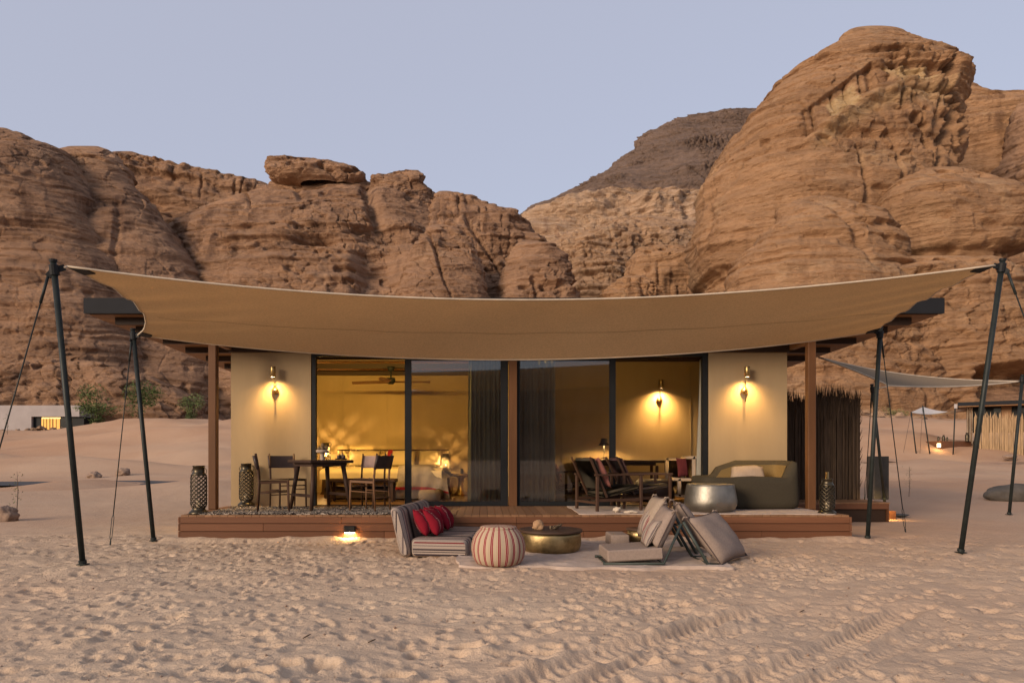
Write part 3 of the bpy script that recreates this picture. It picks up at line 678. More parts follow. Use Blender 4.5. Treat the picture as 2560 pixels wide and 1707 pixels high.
# ------------------------------------------------------------------ decks
DK = thing('wooden_deck', 'low reddish hardwood deck along the front of the tent house', 'deck', (.44, 10.4, 0))
DX0, DX1 = -4.27, 5.14; DY0 = 9.61
n = 85; pitch = (DX1-DX0)/n
bm_ = MB(); bm_.bb(-pitch/2+.0028, pitch/2-.0028, -(YF-DY0-.01)/2, (YF-DY0-.01)/2, -.028, 0)
proto = bm_.build('deck_board', W_DECK, DK, world=False)
for i in range(n):
    o = proto if i == 0 else proto.copy()
    if i: COL.objects.link(o); o.parent = DK
    o.location = Vector((DX0+pitch*(i+.5), (DY0+YF)/2-.006, ZD+random.uniform(-.0015,.0015)))-ROOT[DK.name]
for r, (z0, z1) in enumerate(((.239, .3255), (.128, .232), (.017, .121), (-.10, .010))):
    cuts = {0: (-2.0, .455, 3.1), 1: (-3.1, .46, 2.2), 2: (-1.4, 1.4, 3.9), 3: (-2.6, .3, 3.0)}[r]
    e = [DX0]+list(cuts)+[DX1]
    for a, b in zip(e, e[1:]):
        mb = MB(); mb.bb(a+.002, b-.002, DY0-.026, DY0-.002, z0, z1, .003); mb.build('fascia_board', W_FASC, DK)
mb = MB(); mb.bb(DX0, DX1, DY0-.022, DY0+.06, .326, ZD-.0285); mb.build('edge_batten', W_FASC, DK)
mb = MB(); mb.bb(DX0+.03, DX1-.03, DY0+.0, YF-.05, -.05, .315); mb.build('subframe', BLACK, DK)
for x in (DX0-.026, DX1+.002):
    for z0, z1 in ((.239,.3255), (.128,.232), (.017,.121), (-.10,.010)):
        mb = MB(); mb.bb(x, x+.024, DY0-.026, YF, z0, z1, .003); mb.build('fascia_board', W_FASC, DK)
# lower side deck behind, under the reed screen
SD = thing('side_deck', 'shaded timber side deck in front of the dark reed screen', 'deck', (6.1, 12.6, 0))
for i in range(22):
    mb = MB(); x = XR+.04+i*.1; mb.bb(x+.002, x+.097, 12.22, 13.9, .33, ZD); mb.build('deck_board', W_DECK, SD)
mb = MB(); mb.bb(XR+.05, 7.22, 12.20, 12.219, .235, .329); mb.build('fascia_board', W_FASC, SD)
mb = MB(); mb.bb(XR+.05, 7.20, 12.24, 12.27, -.1, .23); mb.build('fascia_board', W_DARKB, SD)
mb = MB(); mb.bb(7.215, 7.24, 12.20, 13.8, -.1, .329); mb.build('fascia_board', W_FASC, SD)
mb = MB(); mb.bb(7.245, 7.70, 12.75, 13.7, -.1, .155, .006); mb.build('step', W_FASC, SD)
lamp('lamp_light', 'AREA', (7.43, 12.62, .33), 4.5, WARM, SD, size=.25, rot=(radians(35),0,0))
mb = MB(); mb.bb(7.245, 7.345, 12.98, 13.06, .158, .33, .004); f = mb.build('step_light', BLACK, SD)

# step light on the deck front
SL = thing('step_light', 'small black wall light shining down from the deck front', 'light', (WX(877, DY0), DY0-.03, .14))
x = WX(876.5, DY0)
mb = MB(); mb.bb(x-.078, x+.078, DY0-.095, DY0-.028, .115, .205, .008); mb.build('housing', BLACK, SL)
mb = MB(); mb.bb(x-.066, x+.066, DY0-.088, DY0-.036, .108, .1145); mb.build('lens', GLOWB, SL)
lamp('lamp_light', 'AREA', (x, DY0-.066, .103), 3.2, WARM, SL, shape='RECTANGLE', size=.13, size_y=.05)

# ------------------------------------------------------------------ shade sails
def sail(name, c, bulge, sag, label, cols=60, rows=26, pin=None, esag=(0,0,0,0)):
    A, B, C_, D = [Vector(p) for p in c]               # front-left, front-right, rear-right, rear-left
    ct = (A+B+C_+D)/4
    def edge(p, q, t, bl, sg):
        m_ = p.lerp(q, t); w = 4*t*(1-t); mid = (p+q)/2; d = (ct-mid); d.z = 0
        return m_+d.normalized()*bl*w-Vector((0,0,sg*w))
    pts = []
    for i in range(rows+1):
        v_ = i/rows; row = []
        for j in range(cols+1):
            u = j/cols
            f = edge(A, B, u, bulge[0], esag[0]); r = edge(D, C_, u, bulge[2], esag[2]); l = edge(A, D, v_, bulge[3], esag[3]); g = edge(B, C_, v_, bulge[1], esag[1])
            bl = A*(1-u)*(1-v_)+B*u*(1-v_)+C_*u*v_+D*(1-u)*v_
            p = f*(1-v_)+r*v_+l*(1-u)+g*u-bl
            p.z -= sag*16*u*(1-u)*v_*(1-v_)
            cu = min(u, 1-u); p.z += .020*sin(v_*34+u*60)*max(0, 1-cu/.22)**1.5*4*v_*(1-v_)+.006*sin(u*46+v_*4)*v_*(1-v_)*4*(1-max(0, 1-cu/.3))
            row.append(p)
        pts.append(row)
    S_ = thing(name, label, 'shade sail', tuple(ct))
    mb = MB(); mb.grid(pts); top = [[p+Vector((0,0,.006)) for p in r] for r in pts]; mb.grid([r[::-1] for r in top])
    o = mb.build('canvas', SAIL, S_, True)
    for path in (pts[0], pts[-1], [r[0] for r in pts], [r[-1] for r in pts]):
        mb = MB(); mb.tube([p+Vector((0,0,.004)) for p in path], .011, 6); mb.build('edge_binding', BIND, S_, True)
    return S_, pts, o
FL = P(168, 667, 6.86); FR = P(2486, 664, 7.92); RR = P(2190, 829, 9.72); RL = P(345, 838, 9.46)
sl, pts, cv = sail('shade_sail', (FL, FR, RR, RL), (.75, .16, .42, .36), -.10, 'large sand-coloured shade sail stretched across the front of the tent house', esag=(.200, .02, .43, .02))
SEAM = simple('sail_seam', (.24,.16,.09), .9)
for v_ in (.63,):
    r = [pts[int(v_*26)][j]-Vector((0,0,.004)) for j in range(1, 60)]
    mb = MB(); mb.grid([r, [p+Vector((0,.010,-.001)) for p in r]]); mb.build('seam', SEAM, cv)
def corner(ix, iy, sx, sy):
    a = pts[iy][ix]; b = pts[iy][ix+sx*1]; c = pts[iy+sy*2][ix]; d = pts[iy+sy*1][ix+sx*1]; dz = Vector((0,0,-.012))
    mb = MB(); mb.add([a+dz, b+dz, d+dz, c+dz, a-dz, b-dz, d-dz, c-dz], [(0,1,2,3),(7,6,5,4),(0,4,5,1),(1,5,6,2),(2,6,7,3),(3,7,4,0)]); mb.build('corner_patch', BLACK, sl)
corner(0, 0, 1, 1); corner(60, 0, -1, 1); corner(0, 26, 1, -1); corner(60, 26, -1, -1)

def pole(base, top, att, guy, label, r=.029, guylab=None):
    base = Vector(base); top = Vector(top); att = Vector(att); guy = Vector(guy)
    t_ = thing('sail_pole', label, 'pole', tuple(base), 0, 'leaning dark steel poles of the sails')
    mb = MB(); mb.tube([base-(top-base).normalized()*.15, top], r, 14); mb.build('shaft', POLE, t_, True)
    mb = MB(); mb.box(base+Vector((0,0,.008)), (.095,.09,.010)); mb.tube([base+Vector((0,0,.018)), base+(top-base).normalized()*.05], r*1.35, 12); mb.build('base_plate', POLE, t_)
    d = (top-base).normalized(); k = top-d*.09
    mb = MB(); mb.tube([k-d*.05, k+d*.05], r*1.5, 12); mb.tube([top-d*.01, top+d*.015], r*1.25, 12)
    s1 = (att-k).normalized(); mb.bar(k, k+s1*.10, .018, .06); g1 = (guy-k).normalized(); mb.bar(k, k+Vector((g1.x,g1.y,-.3)).normalized()*.09, .018, .06); mb.build('bracket', BLACK, t_)
    mb = MB(); mb.tube([k+s1*.09, att], .013, 6); mb.build('lashing', BIND, t_, True)
    g0 = k+Vector((g1.x,g1.y,-.3)).normalized()*.085; gd = (guy-g0).normalized(); L = (guy-g0).length
    mb = MB(); mb.tube([g0, guy-gd*min(.42, L*.2)], .0075, 6); gw = mb.build('guy_wire', POLE, t_, True)
    a = guy-gd*min(.42, L*.2); b = guy-gd*.06; sx = gd.cross(Vector((0,1,0))).normalized()*.014
    mb = MB(); mb.tube([a, a+gd*.05+sx, b-gd*.05+sx, b], .005, 5); mb.tube([a, a+gd*.05-sx, b-gd*.05-sx, b], .005, 5); mb.tube([b, guy+gd*.05], .012, 6); mb.build('turnbuckle', POLE, gw)
    mb = MB(); mb.tube([g0, g0+gd*.28], .014, 8); mb.build('tensioner', POLE, gw, True)
    return t_
def gp(px, py, Y=None):
    Y = Y or CH*F/(py-PY0); x = WX(px, Y); return Vector((x, Y, gz(x, Y)))
b_ = gp(207, 1422, 7.14); pole(b_, P(133, 652, 6.8), FL, gp(-95, 1420, 6.6), 'dark steel sail pole nearest the left edge, at the big sail front corner')
b_ = gp(2402, 1382, 8.2); pole(b_, P(2507, 650, 7.92), FR, gp(2790, 1420, 7.2), 'dark steel sail pole on the right holding the big sail front corner')
b_ = gp(384, 1353, 9.46); pole(b_, P(332, 824, 9.48), RL, gp(275, 1358, 9.2), 'dark steel sail pole left of the deck at the rear corner')
b_ = gp(2169, 1333, 9.8); pole(b_, P(2201, 820, 9.72), RR, gp(2264, 1322, 10.6), 'dark steel sail pole right of the deck at the rear corner')
# courtyard sail on the right
A2 = P(2046, 893, 13.2); B2 = P(2180, 972, 13.0); C2 = P(2553, 953, 13.8); D2 = P(2590, 925, 17.0)
def tri_sail():
    ps = [A2, C2, B2]; pts_ = []; n_ = 30; ct = (A2+B2+C2)/3
    for i in range(n_+1):
        t = i/n_; row = []
        up = A2.lerp(C2, t)-Vector((0,0,.09*4*t*(1-t))); 
        lo = (A2.lerp(B2, t/.3)-Vector((0,0,.02*4*(t/.3)*(1-t/.3)))+Vector((.10*4*(t/.3)*(1-t/.3),0,0))) if t < .3 else (B2.lerp(C2, (t-.3)/.7)-Vector((0,0,.06*4*((t-.3)/.7)*(1-(t-.3)/.7))))
        lo = lo-Vector((0,.55*min(t/.3, (1-t)/.7),0)); up = up+Vector((0,.25*4*t*(1-t),0))
        for j in range(9):
            v_ = j/8; p = up.lerp(lo, v_); p.z -= .04*4*v_*(1-v_)*4*t*(1-t); row.append(p)
        pts_.append(row)
    s_ = thing('shade_sail', 'smaller shade sail beyond the reed screen on the right', 'shade sail', tuple(ct))
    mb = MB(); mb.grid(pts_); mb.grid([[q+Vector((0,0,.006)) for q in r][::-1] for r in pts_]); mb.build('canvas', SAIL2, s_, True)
    for path in ([r[0] for r in pts_], [r[-1] for r in pts_]):
        mb = MB(); mb.tube([q+Vector((0,0,.003)) for q in path], .014, 6); mb.build('edge_binding', BIND, s_, True)
    return pts_
tp = tri_sail()
pole(Vector((WX(2209,13.0), 12.97, ZD)), P(2180, 962, 12.5), tp[9][8], Vector((WX(2162,13.2), 13.2, ZD)), 'thin dark sail pole standing on the side deck by the planter', .025)
b_ = gp(2523, 1286, 13.8); pole(b_, P(2557, 938, 13.75), C2, gp(2640, 1290, 13.6), 'dark steel sail pole at the right edge under the smaller sail', .03)

# reed screen and planter column
RF = thing('reed_screen', 'dark brushwood reed screen with ragged top beside the tent house', 'fence', (6.4, 13.1, ZD))
mb = MB(); rr = random.Random(5); x = WX(1965, 13.0)
while x < WX(2150, 13.0):
    r = rr.uniform(.011,.019); y = 13.02+rr.uniform(-.02,.03); h = 2.44+rr.uniform(-.10,.06)
    mb.tube([(x, y, ZD+.002), (x+rr.uniform(-.01,.01), y+rr.uniform(-.01,.01), h-.35)], r, 5, False); x += r*1.55
kind(mb.build('reed_stems', REED, RF), 'stuff')
mb = MB()
for i in range(420):
    x = rr.uniform(WX(1965,13), WX(2151,13)); y = 13.02+rr.uniform(-.03,.05); h0 = 2.05+rr.uniform(-.2,.05); h1 = 2.42+rr.uniform(-.14,.12)+.06*sin(x*5)
    a = rr.uniform(-.06,.06); mb.tube([(x, y, h0), (x+a*.4, y, (h0+h1)/2), (x+a, y+rr.uniform(-.05,.05), h1)], [.010,.008,.001], 4, False)
for i in range(60):
    s_ = rr.choice((0,1)); x = WX(2150,13) if s_ else WX(1966,13); z = rr.uniform(.5,2.3); mb.tube([(x-.01, 13.02, z), (x+(.05 if s_ else -.03), 13.0, z+.16)], [.008,.001], 4, False)
kind(mb.build('reed_tips', REED, RF), 'stuff')
mb = MB(); mb.bb(WX(1966,13.06), WX(2149,13.06), 13.042, 13.054, ZD+.004, 2.22); mb.build('reed_backing', REED, RF)
for z in (.75, 1.4, 1.95):
    mb = MB(); mb.bb(WX(1966,13.06), WX(2149,13.06), 13.055, 13.09, z, z+.04); mb.build('rail', REED, RF)
SH = thing('slab_column', 'dark square slab column standing on the side deck end', 'column', (WX(2207, 13), 13.2, ZD))
mb = MB(); mb.bb(WX(2190,13), WX(2226,13), 13.04, 13.30, ZD+.002, 1.18, .006); mb.build('slab', simple('charcoal_render', (.030,.029,.028), .8, 0, .2, 6), SH)
mb = MB(); mb.bb(WX(2189,13)-.004, WX(2190,13)-.001, 13.05, 13.29, ZD+.01, 1.17); mb.build('side_face', simple('grey_side', (.09,.08,.075), .7), SH)  # left side of the column in a lighter grey
mb = MB(); x, Y = WX(2250, 13.6), 13.6; mb.lathe([(.0,.0),(.10,.012),(.17,.05),(.165,.055),(.09,.02),(.0,.012)], (x, Y, gz(x,Y)+.01), 20, False)
tag(mb.build('dish', simple('dark_clay', (.05,.055,.06), .6), None, True), 'shallow dark dish lying on the sand by the dark slab column', 'dish')
# ------------------------------------------------------------------ rugs
def rug(name, x0, x1, y0, y1, z, mat, label, t=.014, amp=.006, nx=60, ny=24, edge=.02, follow=False, rot=0.0):
    cx, cy = (x0+x1)/2, (y0+y1)/2
    xs = np.linspace(x0, x1, nx); ys = np.linspace(y0, y1, ny); Xg, Yg = np.meshgrid(xs, ys)
    Xg = Xg+edge*vnoise(Yg*3, 0, 0, 5)*np.abs((Xg-cx)/(x1-x0)*2)**6; Yg = Yg+edge*vnoise(Xg*3.1, 0, 0, 6)*np.abs((Yg-cy)/(y1-y0)*2)**6
    c, s_ = cos(rot), sin(rot); Xr = cx+(Xg-cx)*c-(Yg-cy)*s_; Yr = cy+(Xg-cx)*s_+(Yg-cy)*c
    Zg = z+amp*fbm(Xr*2.6, Yr*2.6, 0, 7, 3)
    if follow:
        Zb = np.array([[gz(a, b) for a, b in zip(r1, r2)] for r1, r2 in zip(Xr, Yr)])
        for _ in range(2): Zb = np.maximum(Zb, (np.roll(Zb,1,0)+np.roll(Zb,-1,0)+np.roll(Zb,1,1)+np.roll(Zb,-1,1))/4)
        Zg = np.maximum(Zg, Zb+.006)
    top = [[Vector((Xr[i,j], Yr[i,j], Zg[i,j]+t)) for j in range(nx)] for i in range(ny)]
    mb = MB(); mb.grid(top)
    ring = [(0,j) for j in range(nx)]+[(i,nx-1) for i in range(1,ny)]+[(ny-1,j) for j in range(nx-2,-1,-1)]+[(i,0) for i in range(ny-2,0,-1)]
    R0 = [top[i][j] for i, j in ring]; R1 = [p-Vector((0,0,t+.03 if follow else t)) for p in R0]; k = len(ring)
    mb.add(R0+R1, [(a, a+k, (a+1)%k+k, (a+1)%k) for a in range(k)])
    return tag(mb.build(name, mat, None, True), label, 'rug')
m = M('loop_rug', .98, 0, .03); v = m.map()
vo = m.n.new('ShaderNodeTexVoronoi'); vo.inputs['Scale'].default_value = 55; m.l.new(v, vo.inputs['Vector'])
sx = m.sep(vo.outputs['Color'])
m.color(m.ramp(sx[0], [(.0, (.03,.028,.028)), (.45, (.10,.09,.082)), (.55, (.32,.27,.22)), (.8, (.46,.39,.32))], 'CONSTANT'))
LOOP = m.m
rug('patterned_rug', -4.02, -1.22, 9.66, 11.05, ZD+.001, LOOP, 'shaggy black and white loop rug under the dining table on the deck', .016, .004)
mb = MB(); q = random.Random(2)
for i in range(900):
    x = q.uniform(-4.02,-1.2); y = q.choice((q.uniform(9.63,9.8), q.uniform(9.63,11.05))); a = q.uniform(0,pi); h = q.uniform(.002,.008); dx, dy = cos(a)*.016, sin(a)*.016
    mb.tube([(x-dx,y-dy,ZD+.012), (x-dx*.6,y-dy*.6,ZD+.015+h), (x+dx*.6,y+dy*.6,ZD+.015+h), (x+dx,y+dy,ZD+.012)], .005, 4, False)
pile = mb.build('rug_loops', LOOP, bpy.data.objects['patterned_rug'], True); kind(pile, 'stuff')
rug('deck_rug', 1.36, 4.98, 9.645, 11.15, ZD+.001, RUGB, 'flat beige rug under the grey sofa on the deck', .012, .003)
rug('sand_rug', -.27, 2.62, 7.16, 9.36, .0, RUGB, 'large beige rug spread on the sand under the low tables', .012, .010, 80, 60, .05, True)

# ------------------------------------------------------------------ lanterns
def lantern(name, r, h, label, loc, rz_, neck=False, glow=2.0, grp='pierced metal lanterns'):
    t = thing(name, label, 'lantern', loc, rz_, grp)
    b0, b1 = h*.135, h*.80
    def prof_r(z):
        u = (z-b0)/(b1-b0); return r*(1-.05*(2*u-1)**8-.10*max(0, .06-u)/.06)
    mb = MB(); mb.lathe([(r*1.22,0), (r*1.26,.012), (r*1.18,.03), (r*.92,.055), (r*.80,h*.10), (r*.86,b0-.002), (r*.86,b0)], n=28); mb.build('base', LANT, t, True, False)
    N = 10; turns = (b1-b0)/(2*pi*r)*1.15; lat = MB()
    for sg in (1,-1):
        for k in range(N):
            path = []
            for i in range(19):
                u = i/18; z = b0+(b1-b0)*u; a = 2*pi*k/N+sg*2*pi*turns*u; rr_ = prof_r(z); path.append((rr_*cos(a), rr_*sin(a), z))
            lat.tube(path, .0075, 5, False)
    lat.build('lattice', LANT, t, True, False)
    mb = MB(); mb.lathe([(r*.88,b1-.004), (r*.95,b1+.004), (r*.9,b1+.02), (r*.74,b1+.035), (r*.74,h-.012), (r*.80,h-.010), (r*.80,h), (r*.70,h), (r*.70,b1+.03)], n=28, cap=False); mb.build('collar', LANT, t, True, False)
    hd = MB(); zc = b1+.055
    hd.tube([(r*.72+.055*(1-cos(a))*.55+.0, 0, zc+.045*sin(a)) if False else (r*.74+.045*sin(a), 0, zc+.05*cos(a)) for a in np.linspace(0, pi, 9)], .006, 6)
    hd.build('handle', LANT, t, True, False)
    hd = MB(); hd.tube([(-r*.74-.030*sin(a), 0, zc+.035*cos(a)) for a in np.linspace(0, pi, 9)], .006, 6); hd.build('handle', LANT, t, True, False)
    mb = MB(); mb.lathe([(.03,b0), (.03,b0+.10), (.0,b0+.11)], n=12, cap=False); mb.build('candle', SHEET, t, True, False)
    if neck:
        mb = MB(); mb.lathe([(.0,h+.10),(.022,h+.10),(.022,h),(.05,h-.004)], n=14, cap=False); mb.build('finial', BRASS, t, True, False)
    if glow:
        mb = MB(); mb.lathe([(.0,b0+.112),(.010,b0+.125),(.012,b0+.14),(.0,b0+.17)], n=8, cap=False); mb.build('flame', GLOW, t, True, False)
        lamp('lamp_light', 'POINT', Vector(loc)+Vector((0,0,b0+.2)), glow, WARM, t, shadow_soft_size=.012)
    return t
lantern('lantern', .108, .69, 'tall pierced bronze lantern at the left front corner of the deck', (WX(496,9.77), 9.78, ZD+.002), -.2, glow=0)
lantern('lantern', .108, .69, 'tall pierced bronze lantern against the canvas wall behind the dining chairs', (WX(617,11.2), 11.17, ZD+.019), .1, glow=0)
lantern('lantern', .098, .50, 'shorter pierced bronze lantern with finial at the right end of the deck', (WX(2068,9.8), 9.8, ZD+.002), .4, True, 0)

# ------------------------------------------------------------------ wall sconces
def sconce(label, x, y, z, e):                         # z = height of the round back plate
    t = thing('wall_sconce', label, 'wall lamp', (x, y, z), 0, 'brass wall lamps')
    mb = MB(); mb.lathe([(.0,0),(.045,.001),(.058,.018),(.055,.035),(.035,.055),(.0,.062)], n=22, cap=False)
    mb.v = [(p[0], -p[2], p[1]) for p in mb.v]; mb.build('back_plate', BRASS, t, True, False)
    mb = MB(); mb.tube([(0,-.07,-.185), (0,-.07,.20), (0,-.125,.235), (0,-.135,.25)], .0075, 8); mb.tube([(0,-.05,0),(0,-.075,0)], .012, 8); mb.build('stem', BRASS, t, True, False)
    mb = MB(); mb.lathe([(.0,.385),(.040,.384),(.043,.378),(.043,.215),(.040,.213),(.040,.36)], (0,-.135,0), 22, False); mb.build('shade', BRASS, t, True, False)
    mb = MB(); mb.lathe([(.0,.222),(.038,.222),(.038,.219),(.0,.219)], (0,-.135,0), 16, False); mb.build('bulb', GLOWB, t, True, False)
    lamp('lamp_light', 'SPOT', Vector((x, y-.15, z+.225)), e, WARM, t, spot_size=radians(152), spot_blend=.5, shadow_soft_size=.025)
    lamp('lamp_light', 'SPOT', Vector((x, y-.17, z+.215)), e*2.3, WARM, t, spot_size=radians(112), spot_blend=1.0, shadow_soft_size=.03, rot=(radians(14), 0, 0))
    return t
sconce('brass wall lamp glowing on the left canvas wall above the dining chairs', WX(687,11.3), YF-.001, WZ(977,11.33), 34)
sconce('brass wall lamp glowing on the right canvas wall above the grey sofa', WX(1862,11.3), YF-.001, WZ(977,11.33), 38)
sconce('brass wall lamp glowing inside the right room above the desk', WX(1649,13.6), 13.618, WZ(999,13.6), 75)

# ------------------------------------------------------------------ dining set
T = thing('dining_table', 'square dark walnut dining table on splayed legs on the shaggy rug', 'table', (-2.52, 10.52, ZD+.017), radians(42))
mb = MB(); mb.box((0,0,.728), (.74,.74,.045), None, .012); mb.build('tabletop', W_TABLE, T, False, False)
for a, b in ((1,1),(1,-1),(-1,1),(-1,-1)):
    mb = MB(); mb.tube([(a*.33,b*.33,0),(a*.245,b*.245,.70)], [.026,.036], 10); mb.build('leg', W_TABLE, T, True, False)
for a in (-1,1):
    mb = MB(); mb.bar((a*.31,-.29,.22),(a*.31,.29,.22), .03, .045); mb.build('stretcher', W_TABLE, T, False, False)
mb = MB(); mb.bb(-.29,.29,-.29,.29,.655,.704); mb.build('apron', W_TABLE, T, False, False)
def dchair(label, x, y, ang, wood, lea, lean=0):
    t = thing('dining_chair', label, 'chair', (x, y, ZD+.017), ang, 'dining chairs round the square table')
    for s_ in (-1,1):
        mb = MB(); mb.tube([(-.225,s_*.205,0),(-.20,s_*.205,.42),(-.215,s_*.205,.60),(-.255,s_*.205,.85)], [.012,.016,.016,.012], 10); mb.build('leg', wood, t, True, False)
        mb = MB(); mb.tube([(.215,s_*.215,0),(.20,s_*.21,.455)], [.012,.017], 10); mb.build('leg', wood, t, True, False)
        mb = MB(); mb.tube([(-.21,s_*.205,.27),(.205,s_*.21,.29)], .009, 8); mb.build('stretcher', wood, t, True, False)
        mb = MB(); mb.bar((-.20,s_*.205,.425),(.20,s_*.21,.435), .02, .035); mb.build('seat_rail', wood, t, False, False)
    mb = MB(); mb.tube([(-.213,-.2,.19),(-.213,.2,.19)], .009, 8); mb.build('stretcher', wood, t, True, False)
    mb = MB(); mb.tube([(.208,-.21,.35),(.208,.21,.35)], .009, 8); mb.build('stretcher', wood, t, True, False)
    rows = [[Vector((x_, y_, .455-.018*(1-(y_/.21)**2)*(1-(x_/.21)**2))) for y_ in np.linspace(-.212,.212,9)] for x_ in np.linspace(-.205,.215,9)]
    mb = MB(); mb.grid(rows); mb.grid([[p-Vector((0,0,.012)) for p in r][::-1] for r in rows]); mb.build('seat', lea, t, True, False)
    rows = [[Vector((-.222-.05*(z-.62)/.2-.022*(1-(y_/.2)**2), y_, z)) for y_ in np.linspace(-.215,.215,9)] for z in np.linspace(.62,.815,6)]
    mb = MB(); mb.grid(rows); mb.grid([[p-Vector((.012,0,0)) for p in r][::-1] for r in rows])
    for s_ in (-1,1): mb.tube([(-.222,s_*.207,.618),(-.272,s_*.207,.818)], .021, 8)
    mb.build('backrest', lea, t, True, False); return t
dchair('dark walnut dining chair at the left, turned sideways to the table', -3.12, 10.13, radians(17), W_CHAIR, DKLEA)
dchair('dark leather dining chair behind the table by the canvas wall', -3.12, 10.86, radians(-52), W_CHAIR, DKLEA)
dchair('lighter oak dining chair at the right front with dark leather back', -1.72, 10.30, radians(156), W_LITE, DKLEA)
dchair('dining chair with pale leather back, behind the oak chair', -1.86, 10.86, radians(-108), W_CHAIR, LEA)
V_ = thing('vase', 'pale footed bowl of round dried fruit on the dining table', 'bowl', (WX(806,10.62), 10.62, ZD+.769))
mb = MB(); mb.lathe([(.036,0),(.034,.09),(.04,.105),(.095,.115),(.10,.15),(.09,.155),(.03,.13)], n=22, cap=False); mb.build('bowl', simple('pale_clay', (.33,.26,.20), .8), V_, True, False)
for i, (a, b, c_, r) in enumerate(((-.05,0,.175,.033),(.0,.03,.185,.036),(.055,.0,.18,.034),(.01,-.045,.172,.03),(.005,.0,.225,.03))):
    mb = MB(); mb.lathe([(r*sin(t_), c_-r*cos(t_)) for t_ in np.linspace(0.02, pi-.02, 9)]+[(.006, c_+r*1.35)], (a,b,0), 12, False); mb.build('dried_fruit', simple('dried_fruit_skin', (.15,.10,.055), .8) if i == 0 else bpy.data.materials['dried_fruit_skin'], V_, True, False)
V_ = thing('tea_tray', 'small dark tray with two cups at the right side of the dining table', 'tray', (WX(852,10.6), 10.62, ZD+.769))
mb = MB(); mb.lathe([(.0,.004),(.085,.004),(.095,.02),(.09,.02),(.08,.01)], n=22, cap=False); mb.build('tray', BLACK, V_, True, False)
for a in (-.035,.035):
    mb = MB(); mb.lathe([(.02,.012),(.028,.02),(.03,.075),(.026,.075),(.022,.03)], (a,0,0), 14, False); mb.build('cup', DKLEA, V_, True, False)
mb = MB(); mb.lathe([(.018,.012),(.034,.04),(.026,.075),(.012,.095),(.016,.125),(.012,.125)], (0,.05,0), 14, False); mb.build('pot', BRASS, V_, True, False)

# ------------------------------------------------------------------ bedroom
ZI = .351
BD = thing('bed', 'wide low bed in the left room with rail headboard', 'bed', (-1.95, 14.0, ZI))
mb = MB(); mb.bb(-3.05,-.85,13.0,15.2,ZI+.02,ZI+.24,.02); mb.build('bed_base', DKLEA, BD)
mb = MB(); mb.bb(-3.02,-.88,12.98,15.2,ZI+.25,ZI+.56,.07); mb.build('mattress', SHEET, BD, True)
rows = []
for i in range(25):
    u = i/24; x = -3.10+2.30*u; r = []
    for j in range(9):
        v_ = j/8; y = 14.9-2.02*v_; z = ZI+.60+.012*vnoise(np.array([x*3.]),np.array([y*3.]),0,3)[0]-.05*max(0,v_-.85)/.15; r.append(Vector((x,y,z)))
    for j in range(1,6): r.append(Vector((x, 12.87-.012*sin(u*40), ZI+.53-.028*j+.004*sin(u*31))))
    rows.append(r)
mb = MB(); mb.grid(rows); mb.build('bedspread', SHEET, BD, True)
HB = MB(); HB.tube([(-3.30,15.36,1.315),(-.79,15.36,1.315)], .018, 8)
hb = HB.build('headboard_rail', W_TABLE, BD, True)
for x in np.linspace(-3.28,-.81,9):
    mb = MB(); mb.tube([(x,15.36,.36),(x,15.36,1.31)], .016, 8); mb.build('headboard_post', SHEET, BD, True)
rows = []
for i in range(21):
    u = i/20; x = -1.62+.92*u; r = []
    for j in range(8): r.append(Vector((x, 14.3-1.36*j/7, ZI+.635+.02*sin(u*9+j)-(.26*max(0,(u-.62))/.38)**1.0*.9)))
    for j in range(1,11): r.append(Vector((x+.12*(u-.5)*j/10, 12.86-.05*sin(pi*j/10)+.018*sin(u*26+j*.4), (ZI+.58-(.26*max(0,(u-.62))/.38)*.9)*(1-j/10)+(ZI+.03)*j/10)))
    rows.append(r)
mb = MB(); mb.grid(rows); tag(mb.build('blanket', THROW, None, True), 'grey woollen blanket draped over the right foot of the bed', 'blanket')
mb = MB(); mb.grid([[p+Vector((-.004,-.012,.004)) for p in r[13:15]] for r in rows]); mb.build('red_band', REDC, bpy.data.objects['blanket'], True)
def pillow(name, c4_, t, mat, label, cat='pillow', group=None, bands=None, bandmat=None, seed=0, pw=.55):
    mb = MB(); mb.pillow(*c4_, t, 12, pw, seed); o = mb.build(name, mat, None, True, weld=.0005); tag(o, label, cat, group)
    if bands:
        A, B, C_, D = map(Vector, c4_); nr = (B-A).cross(D-A).normalized()
        for b0_, b1_ in bands:
            g = []
            for u in np.linspace(b0_, b1_, 4):
                r = []
                for v_ in np.linspace(.02, .98, 12):
                    p = A*(1-u)*(1-v_)+B*u*(1-v_)+C_*u*v_+D*(1-u)*v_; eu = 4*u*(1-u); ev = 4*v_*(1-v_)
                    r.append(p-nr*0+nr*(t/2*((eu*ev)**pw)*1.04+.005))
                g.append(r)
            mb = MB(); mb.grid(g); mb.build('stripe', bandmat, o, True)
    return o
for x0, x1, lab, bd in ((-2.98,-2.30,'cream bed pillow at the left end of the headboard', None), (-2.22,-1.50,'cream bed pillow with two dark red bands in the middle of the headboard', ((.12,.27),(.70,.85))), (-1.45,-.95,'cream bed pillow at the right end of the headboard', None)):
    pillow('bed_pillow', ((x0,14.95,ZI+.60),(x1,14.95,ZI+.60),(x1,15.25,ZI+.95),(x0,15.25,ZI+.95)), .18, SHEET, lab, bands=bd, bandmat=REDC, pw=.35)
